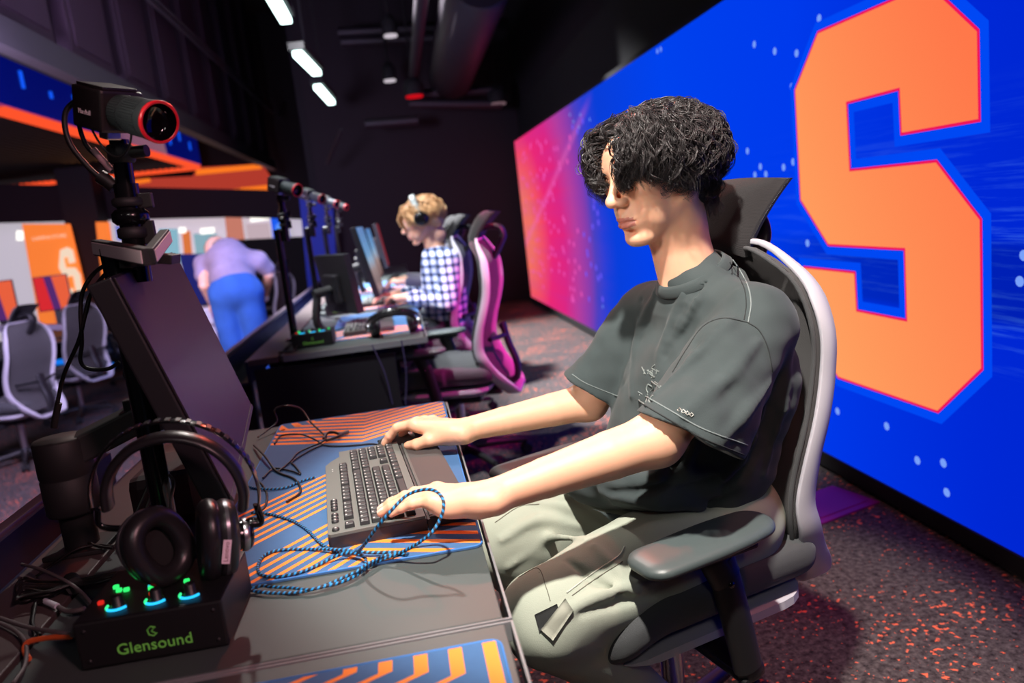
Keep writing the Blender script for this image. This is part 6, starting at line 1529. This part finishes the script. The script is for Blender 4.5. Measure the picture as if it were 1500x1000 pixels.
far_mon((-.165, 4.78, 1.03), -.02, .20, 'monitor with a lit landscape in front of the person in plaid', SKY, .60, .42)
far_mon((-.17, 6.0, 1.03), -.02, .16, 'monitor on the third desk of the far row', SKY, .58, .38)
RS = mat('red screen picture', (30, 10, 12), .3, emit=(150, 40, 50), es=.7)
far_mon((-.12, 7.2, 1.05), 0, .14, 'reddish screen on the fourth desk of the far row', RS, .56, .40)
far_mon((-.15, 8.4, 1.05), 0, .14, 'last monitor at the end of the far row', SKY, .56, .34)
# camera poles of the far row
cvs = [o for o in bpy.data.objects if o.name == 'video_camera'][0]; pos = [o for o in bpy.data.objects if o.name == 'camera_pole'][0]
bpy.context.view_layer.update()
for k, (dd, lab) in enumerate(((D1, 'nearest of the far cameras, seen against the orange ceiling'), (D2, 'second camera of the far row'), (D3, 'third camera of the far row'), (D4, 'fourth camera of the far row'))):
    d = dd+Vector((-.10+.0*k, -.05, .02)); relabel(shift(cvs, d), 'black box camera on a pole, '+lab); relabel(shift(pos, d), 'black camera pole carrying the '+lab)
for (p, q, lab) in (((545, 505), (575, 592), 'left thin dark cable hanging down the side of the first far desk'), ((588, 498), (594, 592), 'right thin dark cable hanging down the side of the first far desk')):
    P_ = [at(*p, 'y', 3.30), (at(*p, 'y', 3.30)+at(*q, 'y', 3.28))/2+Vector((.012, 0, 0)), at(*q, 'y', 3.28)]
    tag(MB().tube(P_, .003, n=6).build('hanging_cable', mat('violet grey cable', (60, 52, 84), .5)), lab, 'cable')
for k in range(14):
    y = 3.5+.42*k; p = Vector((-.42+RNG.uniform(-.10, .12), y, DZ))
    P_ = [p+Vector((RNG.uniform(-.09, .09), RNG.uniform(-.12, .12), .006+.05*RNG.rand()*(j == 2))) for j in range(5)]
    tag(MB().tube(P_, .0035, n=6).build('loose_cable', CB_), 'loose black cable lying among the equipment of the far row', 'cable', 'loose cables on the far row')

# ---- far people
def sitting(name, label, T, NBp, PELp, sh, el, wr, hip_knee, hair_m, hair_seed, SH_M, face_skin, headphones=False, nh=420):
    e = empty(name, (PELp.x, PELp.y, 0), label=label, cat='person'); bpy.context.view_layer.update()
    M4 = np.array(T); VFh = (V_HEAD@M4[:3, :3].T+M4[:3, 3], F_HEAD)
    parts = [VFh]; mis = [MI_HEAD]
    lo = np.min([list(p) for p in (NBp, PELp, *sh, *el, *wr)], 0)-.28; hi = np.max([list(p) for p in (NBp, PELp, *sh, *el, *wr)], 0)+.16
    g = Field(lo, hi, .006)
    hc_ = T @ Vector((-.03, 0, -.04)); g.cone(hc_, NBp, .058, .060, .02); g.cone(NBp, NBp-Vector((0, 0, .1)), .05, .06, .02)
    for s_, el_, w_ in zip(sh, el, wr):
        g.chain([(el_, .038), (w_, .026)], .01)
        dr = (w_-el_); dr.z = 0; dr.normalize(); T_ = hframe(w_, w_+dr, 0, math.radians(4)); hand_field(g, T_, -1 if s_ == sh[0] else 1, [(18, 26, 14)]*4, [(.045, .040, -.016), (.072, .046, -.024), (.096, .040, -.032)], .6)
    V, F = g.mesh(); parts.append((V, F)); mis.append(np.zeros(len(F), np.int32))
    wchild(npmesh('body', parts, [face_skin, LIP], mi=np.concatenate(mis)), e)
    g = Field(lo, hi, .007); mid = PELp.lerp(NBp, .5)+Vector((.03, 0, 0))
    g.chain([(PELp, .135), (mid, .13), (NBp.lerp(PELp, .25)+Vector((.02, 0, 0)), .12)], .04, sq=(Vector((0, 1, 0)), 1.2))
    for s_, el_, w_ in zip(sh, el, wr):
        g.cone(NBp-Vector((0, 0, .05)), s_, .065, .068, .04); g.chain([(s_, .066), (el_, .054), (el_.lerp(w_, .80), .046)], .02)
    g.warp(lambda X, Y, Z: wav(X, Y, Z, hair_seed, .008, 45, 5)); g.cone(NBp-Vector((0, 0, .02)), NBp+Vector((0, 0, .06)), .05, .06, .01, 'sub')
    V, F = g.mesh(); wchild(npmesh('shirt', [(relax(V, F, 1), F)], SH_M), e)
    g = Field(PELp-Vector((.62, .40, .62)), PELp+Vector((.25, .40, .2)), .010)
    for sgn in (-1, 1):
        h0 = PELp+Vector((0, sgn*.09, -.03)); k0 = h0+Vector((-.42, sgn*.03, .0)); g.chain([(h0, .10), (k0, .075)], .02); g.chain([(k0, .075), (k0+Vector((.02, 0, -.40)), .058)], .02)
    V, F = g.mesh(); wchild(npmesh('trousers', [(V, F)], mat('dark trousers', (34, 34, 44), .9)), e)
    V0_, F0_ = hair_base(T, seed=hair_seed, h=.005); V1_, F1_ = hair_strands(T, nh, hair_seed, thick=.0013, curliness=.5, curl=(.004, .008))
    wchild(npmesh('hair', [(V0_, F0_), (V1_, F1_)], [hair_m, hair_m], mi=np.concatenate([np.zeros(len(F0_), np.int32), np.ones(len(F1_), np.int32)])), e)
    return e
def head_T(p, yaw, pitch, s): 
    f_ = Vector((-math.cos(yaw)*math.cos(pitch), -math.sin(yaw)*math.cos(pitch), -math.sin(pitch))); l_ = Vector((math.sin(yaw), -math.cos(yaw), 0)); u_ = f_.cross(l_)
    return Matrix.Translation(p) @ Matrix(((f_.x, l_.x, u_.x), (f_.y, l_.y, u_.y), (f_.z, l_.z, u_.z))).to_4x4() @ Matrix.Scale(s, 4)
hm = head_field(.005); hm.cone((-.030, 0, -.035), (-.05, 0, -.12), .058, .053, .03); V_HEAD, F_HEAD = hm.mesh(); MI_HEAD = head_parts(V_HEAD, F_HEAD)
def plaid():
    m = mat('plaid flannel', (230, 232, 240), .9); nt = m.node_tree; L = nt.links; b = nt.nodes['Principled BSDF']; tc = N(nt, 'ShaderNodeTexCoord'); sp = N(nt, 'ShaderNodeSeparateXYZ'); L.new(tc.outputs['Object'], sp.inputs[0])
    outs = []
    for ax_, sc in ((0, 24.0), (1, 16.0), (2, 21.0)):
        a1 = N(nt, 'ShaderNodeMath', operation='MULTIPLY'); L.new(sp.outputs[ax_], a1.inputs[0]); a1.inputs[1].default_value = sc
        a2 = N(nt, 'ShaderNodeMath', operation='FRACT'); L.new(a1.outputs[0], a2.inputs[0]); a3 = N(nt, 'ShaderNodeMath', operation='LESS_THAN'); L.new(a2.outputs[0], a3.inputs[0]); a3.inputs[1].default_value = .42; outs.append(a3.outputs[0])
    s1 = N(nt, 'ShaderNodeMath', operation='ADD'); L.new(outs[0], s1.inputs[0]); L.new(outs[2], s1.inputs[1])
    cr = N(nt, 'ShaderNodeValToRGB'); cr.color_ramp.interpolation = 'CONSTANT'; dv = N(nt, 'ShaderNodeMath', operation='DIVIDE'); L.new(s1.outputs[0], dv.inputs[0]); dv.inputs[1].default_value = 2.0; L.new(dv.outputs[0], cr.inputs[0])
    e = cr.color_ramp.elements; e[0].color = lin((222, 226, 236)); e[1].position = .4; e[1].color = lin((112, 130, 172)); q = e.new(.9); q.color = lin((30, 38, 70)); L.new(cr.outputs[0], b.inputs['Base Color']); return m
BLOND = mat('sandy brown hair', (214, 168, 116), .5)
Tp = head_T(Vector((.155, 4.55, 1.245)), -.05, .30, 1.06)
pl = sitting('person', 'person in a white and blue plaid shirt with headphones, seated at the far row', Tp, Vector((.225, 4.56, 1.06)), Vector((.22, 4.62, .60)),
    (Vector((.28, 4.40, .985)), Vector((.26, 4.73, .985))), (Vector((.245, 4.33, .755)), Vector((.20, 4.80, .77))), (Vector((.02, 4.50, .800)), Vector((-.02, 4.78, .800))), None, BLOND, 31, plaid(), SKIN)
PH = empty('headphones', Tp @ Vector((0, 0, .1)), label='black and silver headphones worn over sandy hair by the person in plaid', cat='headphones'); bpy.context.view_layer.update()
wchild(MB().tube([(-.01, .100*math.cos(q), .005+.122*math.sin(q)) for q in np.linspace(0, PI, 13)], .009, n=10, sub=3, flat=(2.0, .6), up=(1, 0, 0), T=Tp).build('head_band', mat('silver grey band', (150, 160, 156), .35)), PH)
for s in (-1, 1): wchild(MB().lathe([(0, .036), (.026, .034), (.038, .022), (.042, .006), (.040, -.006), (0, -.006)], (-.01, s*.092, -.005), (0, s, 0), n=24, T=Tp).build('ear_cup', M['gloss']), PH)
Tq = head_T(Vector((.24, 5.78, 1.245)), 0, .15, 1.06)
sitting('person', 'blond haired person mostly hidden behind the person in plaid', Tq, Vector((.32, 5.79, 1.06)), Vector((.28, 5.82, .60)),
    (Vector((.36, 5.62, .98)), Vector((.36, 5.98, .98))), (Vector((.25, 5.58, .76)), Vector((.25, 6.02, .76))), (Vector((.03, 5.70, .80)), Vector((.03, 5.95, .80))), None, mat('blond hair', (196, 156, 110), .5), 32, mat('grey hoodie', (90, 90, 100), .9), SKIN, nh=300)

# ---- person bending over on the lower floor
be = empty('person', (-1.36, 6.6, LOW), label='person in grey t-shirt and blue jeans bending over beyond the monitor', cat='person'); bpy.context.view_layer.update()
def Q(x, y, Y=6.6): return at(x, y, 'y', Y)
hipc = Q(345, 425); che = Q(333, 380, 6.75); shL = Q(300, 388, 6.85); shR = Q(378, 382, 6.75)
g = Field((-1.95, 6.1, LOW), (-.85, 7.3, 1.45), .009)
hd = Q(318, 366, 7.0); g.ell(hd, (.10, .11, .12), .02); g.cone(hd, che, .06, .07, .03)
g.chain([(shL, .055), (Q(300, 418, 6.7), .048), (Q(311, 444, 6.85), .034)], .01); g.chain([(shR, .052), (Q(394, 402, 6.8), .044), (Q(388, 430, 7.0), .034)], .01); g.ell(Q(312, 452, 6.87), (.035, .05, .04), .01); g.ell(Q(388, 436, 7.02), (.035, .05, .04), .01)
V, F = g.mesh(); wchild(npmesh('body', [(V, F)], SKIN), be)
g = Field((-1.95, 6.1, LOW), (-.85, 7.3, 1.45), .009)
g.chain([(hipc+Vector((0, .04, .05)), .17), (che.lerp(hipc, .5), .175), (che+Vector((0, .05, .02)), .16)], .05); g.cone(che, shL, .12, .085, .05); g.cone(che, shR, .12, .085, .05); g.chain([(shL, .085), (Q(298, 402, 6.8), .075)], .02); g.chain([(shR, .08), (Q(390, 394, 6.8), .07)], .02)
g.warp(lambda X, Y, Z: wav(X, Y, Z, 41, .014, 26, 5)); V, F = g.mesh(); c = centers(V, F)
wchild(npmesh('shirt', [(relax(V, F, 1), F)], mat('mauve grey cotton', (150, 132, 148), .9, var=.3, vscale=12)), be)
g = Field((-1.95, 6.1, LOW), (-.85, 7.3, 1.45), .009)
g.ell(hipc, (.20, .17, .17), .05)
for sx, fx_, fy in ((-.10, 322, 0), (.095, 372, .1)):
    kn = hipc+Vector((sx*1.05, .02, -.42)); fo = Vector((kn.x+(-.02 if sx < 0 else .02), kn.y+.02+fy, LOW+.08)); g.chain([(hipc+Vector((sx, 0, -.05)), .125), (kn, .10)], .04); g.chain([(kn, .10), (fo, .085)], .02)
g.warp(lambda X, Y, Z: wav(X, Y, Z, 42, .008, 40, 4)); V, F = g.mesh(); wchild(npmesh('jeans', [(relax(V, F, 1), F)], mat('blue denim', (44, 92, 160), .9, var=.25, vscale=10)), be)
V0_, F0_ = hair_base(Matrix.Translation(hd-Vector((0, 0, .01))) @ Matrix.Rotation(2.2, 4, 'Z'), seed=44, h=.006); wchild(npmesh('hair', [(V0_, F0_)], mat('light brown hair', (150, 120, 100), .6)), be)
for sx, fy in ((-.125, 0), (.12, .1)): wchild(MB().box((hipc.x+sx, hipc.y+.02+fy+.06, LOW+.045), (.11, .28, .09), bev=.03, smooth=True).build('shoe', mat('dark shoe', (40, 34, 38), .6)), be)
tag(MB().box((at(300, 462, 'y', 7.4)), (.30, .3, .16), bev=.02).box((at(300, 462, 'y', 7.4).x, 7.4, (at(300, 462, 'y', 7.4).z-.08+LOW)/2), (.2, .2, at(300, 462, 'y', 7.4).z-.08-LOW)).build('storage_tub', mat('white tub plastic', (200, 196, 206), .5)), 'white tub beside the bending person', 'tub')
tag(MB().box(at(316, 455, 'y', 7.1), (.07, .07, .12), bev=.01).build('red_can', mat('red orange tin', (220, 70, 40), .4)), 'red orange can next to the white tub', 'can')

# ---- desks and screens on the lower floor
def low_desk(x1, y0, y1, lab):
    e = empty('long_desk', (x1-.4, (y0+y1)/2, LOW), label=lab, cat='desk'); L_ = y1-y0
    MB().box((0, 0, .715), (.80, L_, .03), bev=.004).build('desktop', M['desk'], e); MB().box((0, -L_/2+.02, .35), (.76, .03, .70)).build('side_panel', M['desk_dark'], e); MB().box((0, L_/2-.02, .35), (.76, .03, .70)).build('side_panel', M['desk_dark'], e); MB().box((-.36, 0, .4), (.02, L_-.1, .5)).build('modesty_panel', M['desk_dark'], e)
low_desk(-3.72, 7.0, 11.0, 'long dark desk on the lower floor at the left edge')
low_desk(-2.15, 11.2, 12.6, 'dark desk on the lower floor behind the bending person')
def scr(ps, Y, m_, lab, stand=True):
    P = [at(x, y, 'y', Y) for x, y in ps]; c = sum(P, Vector())/4; e = empty('desktop_monitor', c, label=lab, cat='monitor'); bpy.context.view_layer.update()
    xx = (P[1]-P[0]); w = xx.length; hgt = (P[3]-P[0]).length; T = Matrix.Translation(c) @ Matrix.Rotation(.25, 4, 'Z')
    wchild(MB().box((0, .02, 0), (w+.02, .03, hgt+.02), bev=.004, T=T).build('monitor_body', M['plastic']), e); o = MB().box((0, .002, 0), (w, .006, hgt), T=T)
    o = MB().poly([(-w/2, -.002, -hgt/2), (-w*.08, -.002, -hgt/2), (-w*.20, -.002, hgt/2), (-w/2, -.002, hgt/2)], 0, T).poly([(-w*.08, -.002, -hgt/2), (w*.16, -.002, -hgt/2), (w*.04, -.002, hgt/2), (-w*.20, -.002, hgt/2)], 1, T).poly([(w*.16, -.002, -hgt/2), (w/2, -.002, -hgt/2), (w/2, -.002, hgt/2), (w*.04, -.002, hgt/2)], 2, T).build('screen', m_); wchild(o, e)
    wchild(MB().box((0, .06, -hgt/2-.08), (.06, .03, .2), T=T).box((0, .05, -(c.z-LOW-.735)), (.26, .2, .015), bev=.004, T=T).build('stand', M['plastic'], None), e)
SM = [emis('screen red', (214, 42, 50), 1), emis('screen violet', (84, 42, 110), 1), emis('screen coral', (232, 96, 62), 1)]
scr([(50, 408), (94, 402), (104, 450), (62, 456)], 8.3, SM, 'monitor with red and violet picture behind the white hooped chair')
scr([(-34, 416), (14, 412), (28, 466), (-22, 472)], 8.0, [SM[1], SM[1], SM[2]], 'monitor with coral picture at the left edge of the photo')
for x, y, w_, lab in ((140, 416, .2, 'first'), (232, 585, .1, 'second')): pass
tag(MB().box(at(45, 480, 'y', 8.0), (.6, .12, .06), bev=.02, rot=(0, .12, .1)).build('sound_bar', mat('pale grey plastic', (150, 140, 160), .5)), 'pale long bar on the lower desk under the screens', 'sound bar')
for ps, lab in (((128, 500), 'left cyan glow light under the lower desks'), ((88, 530), 'blue glow light under the lower desk, nearest'), ((152, 537), 'long blue glow light under the monitor arm')):
    p = at(*ps, 'y', 9.5); tag(MB().box(p, (.22, .05, .06), bev=.01).build('glow_light', emis('blue glow', (20, 120, 235), 1)), lab, 'light')
for k, (x, y) in enumerate(((395, 455), (420, 440))): pass
nest()
